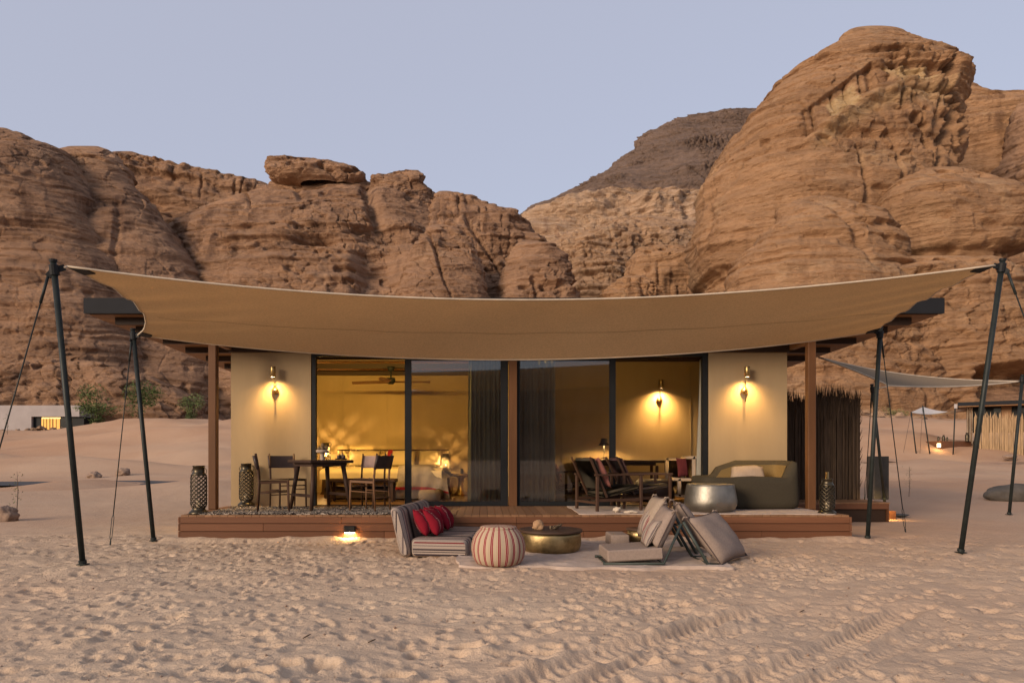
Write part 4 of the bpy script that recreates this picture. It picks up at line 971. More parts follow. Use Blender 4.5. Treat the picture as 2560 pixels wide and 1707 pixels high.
for x, lab in ((-3.45, 'pierced lantern glowing by the left end of the bed'), (WX(1113,14.7), 'pierced lantern glowing by the right end of the bed')):
    z = 1.03 if x < -2 else .80
    ST = thing('bedside_stool', 'dark bedside stool under the %s bedside lantern' % ('left' if x < -2 else 'right'), 'stool', (x, 14.9, ZI))
    mb = MB(); mb.lathe([(.13,0),(.09,.06),(.08,z-ZI-.08),(.16,z-ZI-.04),(.17,z-ZI-.004),(.0,z-ZI-.004)], n=18, cap=False); mb.build('pedestal', W_TABLE, ST, True, False)
    lantern('lantern', .095, .44, lab, (x, 14.9, z), .3, glow=26)
# reading lamps on the headboard give the warm pools behind the pillows
for x, lab in ((-2.86, 'small bright reading lamp clipped to the headboard rail at the left'), (-1.22, 'small reading lamp clipped to the headboard rail at the right')):
    t = thing('reading_lamp', lab, 'lamp', (x, 15.30, 1.30))
    mb = MB(); mb.lathe([(.012,.0),(.05,-.07),(.045,-.07)], (0,-.06,-.02), 14, False); mb.tube([(0,0,.02),(0,-.06,.03),(0,-.06,-.02)], .007, 6); mb.build('shade', BRASS, t, True, False)
    mb = MB(); mb.lathe([(.0,-.045),(.022,-.06),(.018,-.085),(.0,-.092)], (0,-.06,-.02), 12, False); mb.build('bulb', GLOWB, t, True, False)
    lamp('lamp_light', 'POINT', (x, 15.22, 1.17), 24, AMBER, t, shadow_soft_size=.03)
t = thing('pedestal_table', 'round brass pedestal side table beside the bed near the curtain', 'table', (WX(1152,14.6), 14.6, ZI))
mb = MB(); mb.lathe([(.0,.45),(.17,.45),(.175,.43),(.165,.40),(.07,.37),(.05,.25),(.07,.10),(.14,.03),(.15,0),(.0,0)], n=24, cap=False); mb.build('pedestal', BRASS, t, True, False)
mb = MB(); mb.lathe([(.03,.452),(.035,.50),(.028,.56),(.0,.565)], (.02,0,0), 12, False); mb.build('cup', BLACK, t, True, False)
mb = MB(); mb.lathe([(.0,0),(.17,.01),(.20,.06),(.20,.17),(.17,.215),(.0,.225)], (WX(1074,12.35),12.35,ZI+.002), 24, False)
tag(mb.build('floor_pouf', BEIGE, None, True), 'round beige floor pouf just inside the glass by the bed', 'pouf')
mb = MB(); mb.lathe([(.11*sin(t_), .11-.11*cos(t_)) for t_ in np.linspace(.02,pi-.02,12)], (WX(1096,12.8),12.8,ZI+.002), 20, False)
tag(mb.build('dark_ball_vase', simple('dark_clay_vase', (.06,.04,.025), .7), None, True), 'round dark clay vase on the floor beside the beige pouf', 'vase')
TR = thing('luggage_bench', 'low dark wooden bench at the foot of the bed', 'bench', (-2.15, 12.45, ZI))
mb = MB(); mb.bb(-2.85,-1.6,12.3,12.7,ZI+.36,ZI+.42,.01); mb.build('bench_top', W_TABLE, TR)
for x in (-2.78,-1.67):
    for y in (12.34,12.66):
        mb = MB(); mb.bb(x-.025,x+.025,y-.025,y+.025,ZI+.001,ZI+.359); mb.build('leg', W_TABLE, TR)
# ceiling fan
fx, fy = WX(978,14.1), 14.05
t = thing('ceiling_fan', 'black ceiling fan with three slim blades in the left room', 'ceiling fan', (fx, fy, 3.0))
mb = MB(); mb.lathe([(.0,3.02),(.085,3.02),(.06,2.93),(.02,2.92),(.014,2.80),(.085,2.79),(.095,2.70),(.05,2.66),(.0,2.66)], (fx,fy,0), 20, False); mb.build('motor', BLACK, t, True)
for a in (174, 356-2, 262):
    a = radians(a); d = Vector((cos(a), sin(a), 0)); n_ = Vector((-sin(a), cos(a), 0)); tw = Vector((0,0,.02))
    rows = [[fc+n_*w*s_+tw*s_+Vector((0,0,e)) for s_ in (-1,-.3,.3,1)] for e in (0,) for fc, w in ((Vector((fx,fy,2.70))+d*.06,.03),(Vector((fx,fy,2.70))+d*.2,.065),(Vector((fx,fy,2.695))+d*.6,.06),(Vector((fx,fy,2.69))+d*.82,.025))]
    mb = MB(); mb.grid(rows); mb.grid([[p+Vector((0,0,.008)) for p in r][::-1] for r in rows]); mb.build('blade', W_LITE, t, True)
# curtains
def curtain(x0, x1, y, mat, label, z1=2.83, folds=9, flare=.06, seed=0):
    n = folds*10; rows = []
    for k in range(15):
        w = k/14; z = z1-(z1-.37)*w; r = []
        for i in range(n+1):
            u = i/n; am = .03+.03*w; x = x0+(x1-x0)*u+flare*w*(1-u)*-.3+.02*w*sin(u*11+seed)
            r.append(Vector((x, y+am*sin(u*folds*2*pi+.9*sin(w*2+u*5))+.01*sin(u*33+w*3), z)))
        rows.append(r)
    mb = MB(); mb.grid(rows); mb.grid([[p+Vector((0,.006,0)) for p in r][::-1] for r in rows]); return tag(mb.build('curtain', mat, None, True), label, 'curtain')
curtain(WX(1171,11.6), .41, 11.62, CURT, 'dark green curtain drawn behind the left glass door')
curtain(.55, WX(1388,11.6), 11.62, CURT2, 'sheer greyish curtain behind the right glass door', folds=7, seed=2)
curtain(WX(1748,11.7), WX(1768,11.7), 11.66, CURT2, 'narrow pale curtain gathered at the right door jamb', folds=3, flare=.2)
# added uplights with no known fixture, standing in for the rooms' general glow
def fill_uplight(x0, x1, y, z, e, label):
    t = thing('added_uplight', label, 'light', ((x0+x1)/2, y, z))
    mb = MB(); mb.bb(x0, x1, y-.05, y, z-.04, z, .004); mb.build('channel', W_DARKB, t)
    lamp('lamp_light', 'AREA', ((x0+x1)/2, y+.012, z-.02), e, AMBER, t, shape='RECTANGLE', size=x1-x0-.1, size_y=.03, rot=(radians(72), 0, 0))
fill_uplight(-3.9, -.5, 11.62, 2.86, 85, 'added unseen uplight over the left doorway for the glow of the bedroom')

fill_uplight(.9, 3.6, 11.62, 2.86, 5, 'added unseen uplight over the right doorway for the glow of the living room')
# ------------------------------------------------------------------ right room
DS = thing('desk', 'long dark desk against the inner wall of the right room', 'desk', (2.6, 13.25, ZI))
mb = MB(); mb.bb(WX(1440,13.05), WX(1661,13.05), 13.0, 13.55, 1.055, 1.105, .006); mb.build('desk_top', W_TABLE, DS)
mb = MB(); mb.bb(WX(1450,13.05), WX(1640,13.05), 13.06, 13.5, 1.0, 1.053); mb.build('drawer', W_TABLE, DS)
for x in (WX(1450,13.1), WX(1641,13.1)):
    for y in (13.06, 13.48):
        mb = MB(); mb.bar((x,y,ZI+.001),(x,y,1.0), .05, .05); mb.build('leg', W_TABLE, DS)
t = thing('desk_lamp', 'table lamp with a dark shade lit on the desk', 'lamp', (WX(1510,13.2), 13.2, 1.106))
mb = MB(); mb.lathe([(.0,0),(.10,0),(.10,.012),(.0,.014)], n=22, cap=False); mb.tube([(0,0,.012),(0,0,.33)], .008, 8); mb.build('stand', BLACK, t, True, False)
mb = MB(); mb.lathe([(.0,.42),(.055,.42),(.062,.41),(.066,.34),(.112,.285),(.108,.283),(.06,.335),(.056,.40)], n=24, cap=False); mb.build('lamp_shade', BLACK, t, True, False)
mb = MB(); mb.lathe([(.0,.292),(.098,.292),(.098,.287),(.0,.287)], n=22, cap=False); mb.build('diffuser', GLOWB, t, True, False)
lamp('lamp_light', 'SPOT', (WX(1510,13.2), 13.2, 1.106+.275), 45, WARM, t, spot_size=radians(168), spot_blend=.3, shadow_soft_size=.05)
mb = MB(); mb.lathe([(.0,0),(.30,.0),(.36,.06),(.37,.22),(.34,.36),(.30,.40),(.0,.42)], (WX(1636,12.6), 12.6, ZI+.002), 28, False)
tag(mb.build('leather_ottoman', DKLEA, None, True), 'dark barrel-shaped leather ottoman in front of the desk', 'ottoman')
AC = thing('indoor_armchair', 'beige upholstered armchair just inside the right doorway', 'armchair', (3.35, 12.4, ZI))
ax = WX(1692, 12.2)
mb = MB(); mb.bb(ax, ax+.75, 12.1, 12.9, ZI+.10, ZI+.44, .05); mb.build('seat', BEIGE, AC, True)
mb = MB(); mb.bb(WX(1733,12.0), WX(1733,12.0)+.22, 12.02, 12.9, ZI+.12, ZI+.83, .05); mb.build('armrest', BEIGE, AC, True)
mb = MB(); mb.bb(ax, ax+.72, 12.92, 13.08, ZI+.10, ZI+.80, .05); mb.build('backrest', BEIGE, AC, True)
x0, x1 = WX(1697,12.3), WX(1735,12.3)
pillow('cushion', ((x0,12.35,ZI+.45),(x1,12.35,ZI+.45),(x1,12.5,ZI+.80),(x0,12.5,ZI+.80)), .13, MAROON, 'dark red cushion on the beige indoor armchair', 'cushion', pw=.35)

def sling(label, loc, rz_, plum=True, name='lounge_chair'):
    t = thing(name, label, 'armchair', loc, rz_)
    w = .33
    for s_ in (-1,1):
        for x, h in ((-.36,.52),(.38,.52)):
            mb = MB(); mb.bar((x,s_*w,0),(x,s_*w,h), .042, .042, (0,1,0)); mb.build('leg', W_CHAIR, t, False, False)
        mb = MB(); mb.bar((-.40,s_*w,.535),(.42,s_*w,.535), .055, .028); mb.build('armrest', W_CHAIR, t, False, False)
        mb = MB(); mb.bar((-.36,s_*w,.16),(.38,s_*w,.16), .03, .045); mb.build('side_rail', W_CHAIR, t, False, False)
        mb = MB(); mb.bar((-.18,s_*(w-.03),.20),(-.47,s_*(w-.03),.80), .03, .035, (0,1,0)); mb.build('back_post', W_CHAIR, t, False, False)
    for x in (-.36,.38):
        mb = MB(); mb.bar((x,-w,.12),(x,w,.12), .03, .035); mb.build('cross_rail', W_CHAIR, t, False, False)
    mb = MB(); R = Matrix.Rotation(radians(-11), 3, 'Y'); mb.box((.08,0,.29), (.62,.56,.085), R, .03); mb.build('seat', GREYF if not plum else DKLEA, t, True, False)
    mb = MB(); R = Matrix.Rotation(radians(-25), 3, 'Y'); mb.box((-.30,0,.55), (.075,.56,.52), R, .03); mb.build('backrest', PLUM if plum else GREYF, t, True, False)
    return t
ang = atan2(.30,.865)
sling('wooden lounge chair with grey cushions at the front edge of the deck', (1.90, 10.48, ZD+.014), ang, False)
sling('dark leather lounge chair behind the grey cushioned one on the deck', (2.50, 10.98, ZD+.014), radians(6), True)
sling('dark leather lounge chair inside behind the right glass door', (1.58, 12.75, ZI+.002), radians(-8), True)
for i, (o_, lab) in enumerate(((0.0,'dusty pink cushion at the near side of the deck lounge chair'), (.27,'dusty pink cushion at the far side of the deck lounge chair'))):
    c, s_ = cos(ang), sin(ang)
    def L(x, y, z): return (1.90+x*c-y*s_, 10.48+x*s_+y*c, ZD+.014+z)
    y0 = -.28+o_
    pillow('cushion', (L(-.10,y0,.34), L(-.10,y0+.30,.34), L(-.30,y0+.32,.78-.04*i), L(-.30,y0+.02,.80-.04*i)), .15, PINK, lab, 'cushion', seed=i)
pillow('cushion', ((1.42,12.55,ZI+.36),(1.42,12.95,ZI+.36),(1.24,12.95,ZI+.74),(1.24,12.55,ZI+.74)), .16, MAROON, 'dark red cushion on the leather lounge chair inside', 'cushion')

# ------------------------------------------------------------------ grey tub sofa and tin table on the deck
TS = thing('tub_sofa', 'curved olive grey outdoor sofa with one raised arm at the right of the deck', 'sofa', (4.05, 10.85, ZD))
sx0, sx1, sy0, sy1 = WX(1757,10.5), 4.86, 10.42, 11.24
def supr(a, e=.32): return (math.copysign(abs(cos(a))**e, cos(a)), math.copysign(abs(sin(a))**e, sin(a)))
n = 96; cxx, cyy, hx, hy = (sx0+sx1)/2, (sy0+sy1)/2, (sx1-sx0)/2, (sy1-sy0)/2
def rim(x, y):
    u = (x-sx0)/(sx1-sx0); v_ = (y-sy0)/(sy1-sy0)
    front = .485+.235*float(sstep(.86,.99,np.float64(u)))-.01*sin(u*9)
    back = (.49+.235*float(sstep(.20,.36,np.float64(u))))
    w = float(sstep(.15,.75,np.float64(v_))); return front*(1-w)+back*w
rings = []
for f, hh in ((.95,0.0),(1.0,.05),(1.02,.22),(1.0,.80),(.985,1.0),(.955,1.03),(.925,1.0),(.90,.92)):
    r = []
    for k in range(n):
        c_, s_ = supr(2*pi*k/n); x = cxx+hx*c_; y = cyy+hy*s_; R_ = rim(x, y)
        inx = f if f >= .95 else None
        off = (1-f)*1.0
        r.append(Vector((cxx+(hx-off*1.3)*c_ if f < .98 else cxx+hx*f*c_, cyy+(hy-off*1.3)*s_ if f < .98 else cyy+hy*f*s_, ZD+.013+R_*hh if hh >= .8 else ZD+.013+.48*hh)))
    rings.append(r)
mb = MB(); mb.add([p for r in rings for p in r], [(i*n+j, i*n+(j+1)%n, (i+1)*n+(j+1)%n, (i+1)*n+j) for i in range(len(rings)-1) for j in range(n)]); mb.build('shell', GREYF, TS, True)
inner = []
for off, zz in ((.135,.93),(.15,.60),(.17,.40)):
    r = []
    for k in range(n):
        c_, s_ = supr(2*pi*k/n); R_ = rim(cxx+hx*c_, cyy+hy*s_); r.append(Vector((cxx+(hx-off)*c_, cyy+(hy-off)*s_, ZD+.013+(R_*zz if zz > .9 else max(zz*.66, .33)))))
    inner.append(r)
mb = MB(); mb.add([p for r in inner for p in r], [(i*n+j, i*n+(j+1)%n, (i+1)*n+(j+1)%n, (i+1)*n+j) for i in range(2) for j in range(n)]+[tuple(2*n+j for j in range(n))]); mb.build('seat', OCHRE_LIT, TS, True)
x0, x1 = WX(1822,10.75), WX(1912,10.75)
pillow('cushion', ((x0-.06,10.62,ZD+.40),(x1,10.62,ZD+.40),(x1+.02,10.86,ZD+.66),(x0+.08,10.86,ZD+.66)), .20, BEIGE, 'plump beige cushion lying in the olive grey tub sofa', 'cushion', pw=.35)
TT = thing('drum_table', 'round hammered tin drum table in front of the grey tub sofa', 'table', (WX(1776,10.15), 10.15, ZD+.014))
prof = [(.0,.0),(.30,.0),(.345,.03),(.375,.10),(.378,.16),(.362,.26),(.345,.36),(.342,.385),(.336,.390)]
mb = MB(); mb.lathe([(r*1.0,z) for r,z in prof], n=48, cap=False); mb.build('drum', STEELD, TT, True, False)
mb = MB(); mb.lathe([(.336,.3905),(.339,.396),(.333,.400),(.0,.402)], n=48, cap=False); mb.build('top', STEELD, TT, True, False)
def lump(name, c, r, mat, label, cat, sq=(1,1,1), seed=0, amp=.3, n=20):
    mb = MB(); pts = []
    for i in range(n+1):
        t_ = pi*i/n; row = []
        for j in range(n*2+1):
            p = 2*pi*j/(n*2); d = np.array([sin(t_)*cos(p), sin(t_)*sin(p), cos(t_)])
            k = 1+amp*fbm(*(np.array([q*1.7]) for q in d), seed, 4)[0]
            row.append(Vector((c[0]+d[0]*r*sq[0]*k, c[1]+d[1]*r*sq[1]*k, c[2]+d[2]*r*sq[2]*k)))
        pts.append(row)
    mb.grid(pts[::-1]); return tag(mb.build(name, mat, None, True, weld=.0002), label, cat)
lump('white_stone', (WX(1543,9.85), 9.86, ZD+.05), .055, simple('chalk', (.5,.42,.33), .9, bump=.5, bs=30), 'rounded pale stone on the deck under the lounge chair', 'stone', (1,1,.8), 3)
lump('white_stone', (WX(1576,9.8), 9.75, ZD+.034), .08, bpy.data.materials['chalk'], 'flat pale stone on the deck edge beside the rounded one', 'stone', (1.35,.8,.28), 9, .35)

# ------------------------------------------------------------------ seating on the sand
def stripes(name, axis, scale, pal, base_rough=.95, off=0.0, dash=True):
    m = M(name, base_rough, 0, .04); s_ = m.sep(m.tc()); t = m.math('FRACT', m.math('ADD', m.math('MULTIPLY', s_[axis], scale), off))
    c = m.ramp(t, pal, 'CONSTANT'); wv = m.noise(m.map((140,140,140)), 1.0, 2)
    c = m.mix(m.ramp(wv, [(.35,(.35,.35,.35)),(.6,(0,0,0))]), c, (.10,.07,.065))
    m.color(c); m.bump(wv, .4, .003); return m.m
CR, BK, RD, GR, TN = (.36,.295,.245), (.025,.02,.024), (.16,.02,.028), (.13,.105,.10), (.24,.17,.135)
PAL = [(0,CR),(.07,GR),(.10,CR),(.15,RD),(.18,CR),(.21,BK),(.24,GR),(.26,CR),(.34,TN),(.36,CR),(.42,BK),(.45,CR),(.47,BK),(.53,GR),(.55,BK),(.60,CR),(.63,BK),(.65,CR),(.73,RD),(.75,CR),(.80,GR),(.84,CR),(.88,BK),(.91,CR),(.95,GR)]
ST_Y = stripes('striped_weave', 1, 1.75, PAL); ST_Z = stripes('striped_weave_end', 2, 4.4, [(0,CR),(.05,BK),(.22,CR),(.30,BK),(.34,CR),(.40,BK),(.46,GR),(.50,CR),(.62,GR),(.66,CR),(.76,RD),(.83,CR)], off=.0); ST_X = stripes('striped_weave_back_end', 0, 4.2, [(0,CR),(.12,GR),(.2,CR),(.34,BK),(.52,CR),(.62,GR),(.68,CR),(.8,BK),(.86,CR)], off=.1)
sA = radians(-8.5); SX, SY = -.955, 7.93
SF = thing('floor_sofa', 'low striped floor sofa with a tilted back on the sand', 'sofa', (SX, SY, gz(SX+.3,SY)-.0), sA)
SW, SLn, SHt = .67, 1.52, .225
def roundbox(x0, x1, y0, y1, z0, z1, r, puff=0.0, shear=0.0, nseg=5):
    prof = []                                         # profile in x,z, extruded along y
    for (cx_, cz_, a0) in ((x1-r, z1-r, 0), (x0+r, z1-r, 90), (x0+r, z0+r, 180), (x1-r, z0+r, 270)):
        for k in range(nseg+1):
            a = radians(a0+90*k/nseg); prof.append((cx_+r*cos(a), cz_+r*sin(a)))
    ny = 24; vs = []; L = len(prof)
    for i in range(ny+1):
        u = i/ny; e = min(u, 1-u)*(y1-y0); ins = r*.55*(1-min(1, e/(r*.9)))**2
        cx_, cz_ = (x0+x1)/2, (z0+z1)/2
        for (a, b) in prof:
            kx = 1-ins/((x1-x0)/2); kz = 1-ins/((z1-z0)/2)
            w = puff*sin(u*pi*22)*.25
            vs.append(Vector((cx_+(a-cx_)*kx+shear*(b-z0), y0+(y1-y0)*u, max(z0, cz_+(b-cz_)*kz+(w if b > cz_ else 0)))))
    fs = [(i*L+j, (i+1)*L+j, (i+1)*L+(j+1)%L, i*L+(j+1)%L) for i in range(ny) for j in range(L)]
    return vs, fs, [tuple(range(L)), tuple(ny*L+j for j in range(L))[::-1]], L, ny
vs, fs, caps, L, ny = roundbox(.10, .78, .0, SLn, .0, SHt, .055, .004)
mb = MB(); mb.add(vs, fs+[caps[1]]); mb.build('seat', ST_Y, SF, True, False)
mb = MB(); mb.add(vs[:L], [tuple(range(L))]); mb.build('seat_end', ST_Z, SF, False, False)
vs, fs, caps, L, ny = roundbox(-.03, .115, -.01, SLn+.01, .0, .585, .066, .004, -.23)
mb = MB(); mb.add(vs, fs+[caps[1]]); mb.build('backrest', ST_Y, SF, True, False)
mb = MB(); mb.add(vs[:L], [tuple(range(L))]); mb.build('backrest_end', ST_X, SF, False, False)
m = M('red_kilim', .95, 0, .04); s_ = m.sep(m.tc('Generated')); t_ = m.math('FRACT', m.math('MULTIPLY', s_[1], 2.6))
zz = m.math('FRACT', m.math('MULTIPLY', s_[2], 16))
pat = m.ramp(t_, [(0,(.20,.012,.022)),(.40,(.04,.02,.025)),(.44,(.20,.012,.022)),(.50,(.30,.24,.20)),(.58,(.20,.012,.022)),(.62,(.04,.02,.025)),(.66,(.15,.012,.02))], 'CONSTANT')
dots = m.math('MULTIPLY', m.ramp(t_, [(0,(0,0,0)),(.46,(1,1,1)),(.64,(0,0,0))], 'CONSTANT'), m.ramp(zz, [(0,(0,0,0)),(.5,(1,1,1))], 'CONSTANT'))
m.color(m.mix(dots, pat, (.20,.016,.028))); m.bump(m.noise(m.map((90,90,90)), 1, 2), .5, .004); KIL = m.m
def sfl(x, y, z):
    c, s2 = cos(sA), sin(sA); return Vector((SX+x*c-y*s2, SY+x*s2+y*c, ROOT[SF.name].z+z))
for i, (y0, dx, lab) in enumerate(((.17,.12,'red woven cushion nearest on the striped floor sofa, in front'), (.12,.0,'red woven cushion half hidden at the near end of the striped sofa'), (.58,.02,'red woven cushion in the middle of the striped sofa back'), (.80,.12,'red woven cushion at the far end of the striped sofa'))):
    w = .34
    pillow('red_cushion', (sfl(.26+dx,y0,SHt+.015), sfl(.27+dx,y0+w,SHt+.015), sfl(.12+dx*.9,y0+w,SHt+.315), sfl(.10+dx*.9,y0,SHt+.33)), .20, KIL, lab, 'cushion', 'red woven cushions on the striped sofa', seed=i, pw=.6)
# striped pouf
m = M('pouf_stripes', .95, 0, .04); s_ = m.sep(m.tc()); an = m.math('ARCTAN2', s_[1], s_[0])
t_ = m.math('FRACT', m.math('MULTIPLY', an, 22/(2*pi)))
c = m.ramp(t_, [(0,(.40,.31,.22)),(.18,(.36,.20,.10)),(.21,(.40,.31,.22)),(.38,(.21,.015,.025)),(.52,(.40,.29,.23)),(.58,(.21,.015,.025)),(.72,(.42,.33,.25)),(.80,(.40,.30,.17)),(.86,(.40,.31,.22))], 'CONSTANT')
m.color(c); m.bump(m.noise(m.map((110,110,110)), 1, 2), .4, .003); POUF = m.m
pxw, pyw = WX(1246,7.32), 7.32
PF = thing('striped_pouf', 'round pouf with cream and red vertical stripes on the sand', 'pouf', (pxw, pyw, gz(pxw,pyw)+.006))
prof = [(.205,.0),(.245,.022),(.275,.08),(.289,.16),(.285,.22),(.266,.29),(.232,.345),(.205,.372),(.195,.385)]
n = 96; vs = []
for r, z in prof:
    for j in range(n):
        a = 2*pi*j/n; k = 1+.010*cos(a*16); vs.append(Vector((r*k*cos(a), r*k*sin(a), z)))
mb = MB(); mb.add(vs, [(i*n+j, i*n+(j+1)%n, (i+1)*n+(j+1)%n, (i+1)*n+j) for i in range(len(prof)-1) for j in range(n)]+[tuple(range(n))[::-1]]); mb.build('body', POUF, PF, True, False)
mb = MB(); mb.lathe([(.193,.386),(.198,.394),(.185,.405),(.10,.410),(.0,.408)], n=48, cap=False); mb.build('top', POUF, PF, True, False)
# gold coffee table and the things on it
cx_, cy_ = WX(1377,8.45), 8.46
CT = thing('coffee_table', 'low round coffee table with hammered gold drum and dark wooden top', 'table', (cx_, cy_, gz(cx_,cy_)+.02))
prof = [(.0,.0),(.325,.0),(.352,.02),(.372,.07),(.378,.14),(.374,.20),(.366,.236),(.0,.237)]
n = 64; vs = []
for r, z in prof:
    for j in range(n):
        a = 2*pi*j/n; k = 1+.008*vnoise(np.array([cos(a)*4.]), np.array([sin(a)*4.]), np.array([z*14]), 5)[0]; vs.append(Vector((r*k*cos(a), r*k*sin(a), z)))
mb = MB(); mb.add(vs, [(i*n+j, i*n+(j+1)%n, (i+1)*n+(j+1)%n, (i+1)*n+j) for i in range(len(prof)-1) for j in range(n)]); mb.build('drum', GOLD, CT, True, False)
mb = MB(); mb.lathe([(.0,.240),(.388,.240),(.393,.246),(.393,.262),(.388,.268),(.0,.269)], n=64, cap=False); mb.build('top', woodmat('dark_table_top', (.10,.06,.04), (.07,.04,.027), 0, .5), CT, False, False)
zt = ROOT[CT.name].z+.27
lump('tan_rock', (WX(1345,8.38), 8.38, zt+.052), .062, simple('tan_rock', (.33,.20,.11), .9, bump=.6, bs=40, bd=.006), 'lumpy tan rock on the gold coffee table', 'rock', (1.1,1,1), 12, .22)
mb = MB(); base = Vector((WX(1378,8.36), 8.36, zt))
for i, (a, l, h) in enumerate(((0.35,.17,.085),(.7,.14,.075),(.1,.12,.05),(2.9,.10,.05),(1.3,.10,.06))):
    d = Vector((cos(a*.6), sin(a)*.6, 0)); mb.pillow(base+Vector((0,0,.004)), base+d*l*.5+Vector((0,.03,.0)), base+d*l+Vector((0,0,h)), base+d*l*.5+Vector((0,-.05,.05)), .022, 5, .6, i)
tag(mb.build('driftwood', simple('driftwood', (.20,.15,.095), .9, 0, .4, 40, .5, 60), None, True), 'gnarled piece of pale driftwood beside the rock on the coffee table', 'driftwood')
# small gold drum and beige block behind the loungers
gx_, gy_ = WX(1604,9.2), 9.2
t = thing('side_table', 'small gold drum side table half hidden behind the striped pillows', 'table', (gx_, gy_, gz(gx_,gy_)+.02))
mb = MB(); mb.lathe([(.0,0),(.17,0),(.19,.03),(.20,.09),(.19,.155),(.0,.156)], n=36, cap=False); mb.build('drum', GOLD, t, True, False)
mb = MB(); mb.lathe([(.0,.158),(.205,.158),(.207,.172),(.0,.174)], n=36, cap=False); mb.build('top', bpy.data.materials['dark_table_top'], t, True, False)
mb = MB(); x0, x1 = WX(1527,8.75), WX(1573,8.75); vs, fs, caps, L, ny = roundbox(x0, x1, 8.72, 9.15, .022, .175, .02)
mb.add(vs, fs+caps); tag(mb.build('block_cushion', BEIGE2, None, True), 'square beige block cushion on the rug left of the small gold table', 'cushion')
# back-to-back floor loungers
FRM = simple('lounger_frame', (.035,.045,.038), .5, .2, .2, 15, spec=.4)
LG = {}
for yb, lab in ((7.33, 'folding dark metal lounger frame nearest the camera with beige seat pad'), (7.99, 'folding dark metal lounger frame on the far side behind the beige cushions')):
    z0 = max(gz(1.9, yb+.3), .0)+.015; dx = 0 if yb < 7.5 else .10
    t = thing('floor_lounger', lab, 'lounger', (1.95, yb, z0), 0, 'back to back floor loungers')
    for y in (yb+.0, yb+.55):
        mb = MB(); mb.tube([((1.28 if yb < 7.5 else 1.80)+dx,y,z0),(1.93+dx,y,z0),(2.12+dx,y,z0+.43)], .016, 8); mb.build('frame_rail', FRM, t, True)
        mb = MB(); mb.tube([(2.56+dx,y-.01,z0-.01),(2.40+dx,y,z0),(2.14+dx,y,z0+.45)], .018, 8); mb.build('frame_leg', FRM, t, True)
    for a, z in ((1.31 if yb < 7.5 else 1.83,0.0),(1.93,.0),(2.40,.0),(2.12,.40)):
        mb = MB(); mb.tube([(a+dx,yb,z0+z),(a+dx,yb+.55,z0+z)], .010, 8); mb.build('cross_bar', FRM, t, True)
    R = Matrix.Rotation(radians(-3.2), 3, 'Y'); mb = MB(); mb.box((1.625,yb+.275,z0+.095), (.60,.57,.125), R, .014)
    if yb < 7.5: mb.build('seat_pad', BEIGE2, t, False)
PIPE = simple('dark_piping', (.07,.05,.045), .9)
def bigpillow(c4_, t, mat, label, seed=0, pw=.28):
    o = pillow('cushion', c4_, t, mat, label, 'cushion', 'beige lounger cushions', seed=seed, pw=pw)
    pts = [Vector(p) for p in c4_]; ct = sum(pts, Vector())/4; path = []
    for a, b in zip(pts, pts[1:]+pts[:1]):
        for k in range(12):
            u = k/12; eu = 4*u*(1-u); p = a.lerp(b, u); path.append(p+(ct-p)*.06*eu*1.2)
    mb = MB(); mb.tube(path+[path[0]], .006, 5, False); mb.build('piping', PIPE, o, True)
    for p in (pts[2], pts[3]):
        for s2 in (-1, 1):
            mb = MB(); q = p+(p-ct).normalized()*.0; mb.tube([q, q+Vector((.018*s2,.01,.006)), q+Vector((.035*s2,.02,-.03))], [.008,.009,.005], 5); mb.build('tie', mat, o, True)
    return o
z0 = .03
bigpillow(((1.93,8.02,z0+.15),(1.93,8.56,z0+.15),(2.16,8.62,z0+.66),(2.16,8.06,z0+.66)), .17, BEIGE, 'beige back cushion on the far lounger, facing left', 4)
bigpillow(((2.68,8.02,z0+.03),(2.74,8.58,z0+.03),(2.36,8.56,z0+.60),(2.28,8.0,z0+.60)), .17, BEIGE2, 'beige back cushion on the far lounger, facing right', 5)
bigpillow(((1.86,7.34,z0+.15),(1.88,7.90,z0+.15),(2.10,7.92,z0+.60),(2.06,7.34,z0+.56)), .17, BEIGE2, 'beige back cushion with dark piping on the near lounger, facing left', 1)
bigpillow(((2.53,7.28,z0-.01),(3.00,7.78,z0+.02),(2.66,7.86,z0+.52),(2.17,7.34,z0+.49)), .19, BEIGE2, 'largest beige cushion leaning down to the sand on the near lounger, facing right', 2)
ST_P = stripes('pillow_stripes', 1, 5.2, [(0,CR),(.10,GR),(.13,CR),(.22,RD),(.27,CR),(.31,RD),(.36,CR),(.55,BK),(.58,CR),(.62,GR),(.70,CR)])
pillow('striped_pillow', ((1.76,7.40,z0+.155),(1.80,7.86,z0+.155),(1.97,7.86,z0+.45),(1.93,7.40,z0+.45)), .13, ST_P, 'red and cream striped pillow on the near lounger seat', 'pillow', 'striped pillows on the loungers', seed=3)
pillow('striped_pillow', ((1.89,8.08,z0+.22),(1.91,8.52,z0+.22),(2.10,8.52,z0+.54),(2.08,8.08,z0+.54)), .13, ST_P, 'red and cream striped pillow on the far lounger seat', 'pillow', 'striped pillows on the loungers', seed=6)
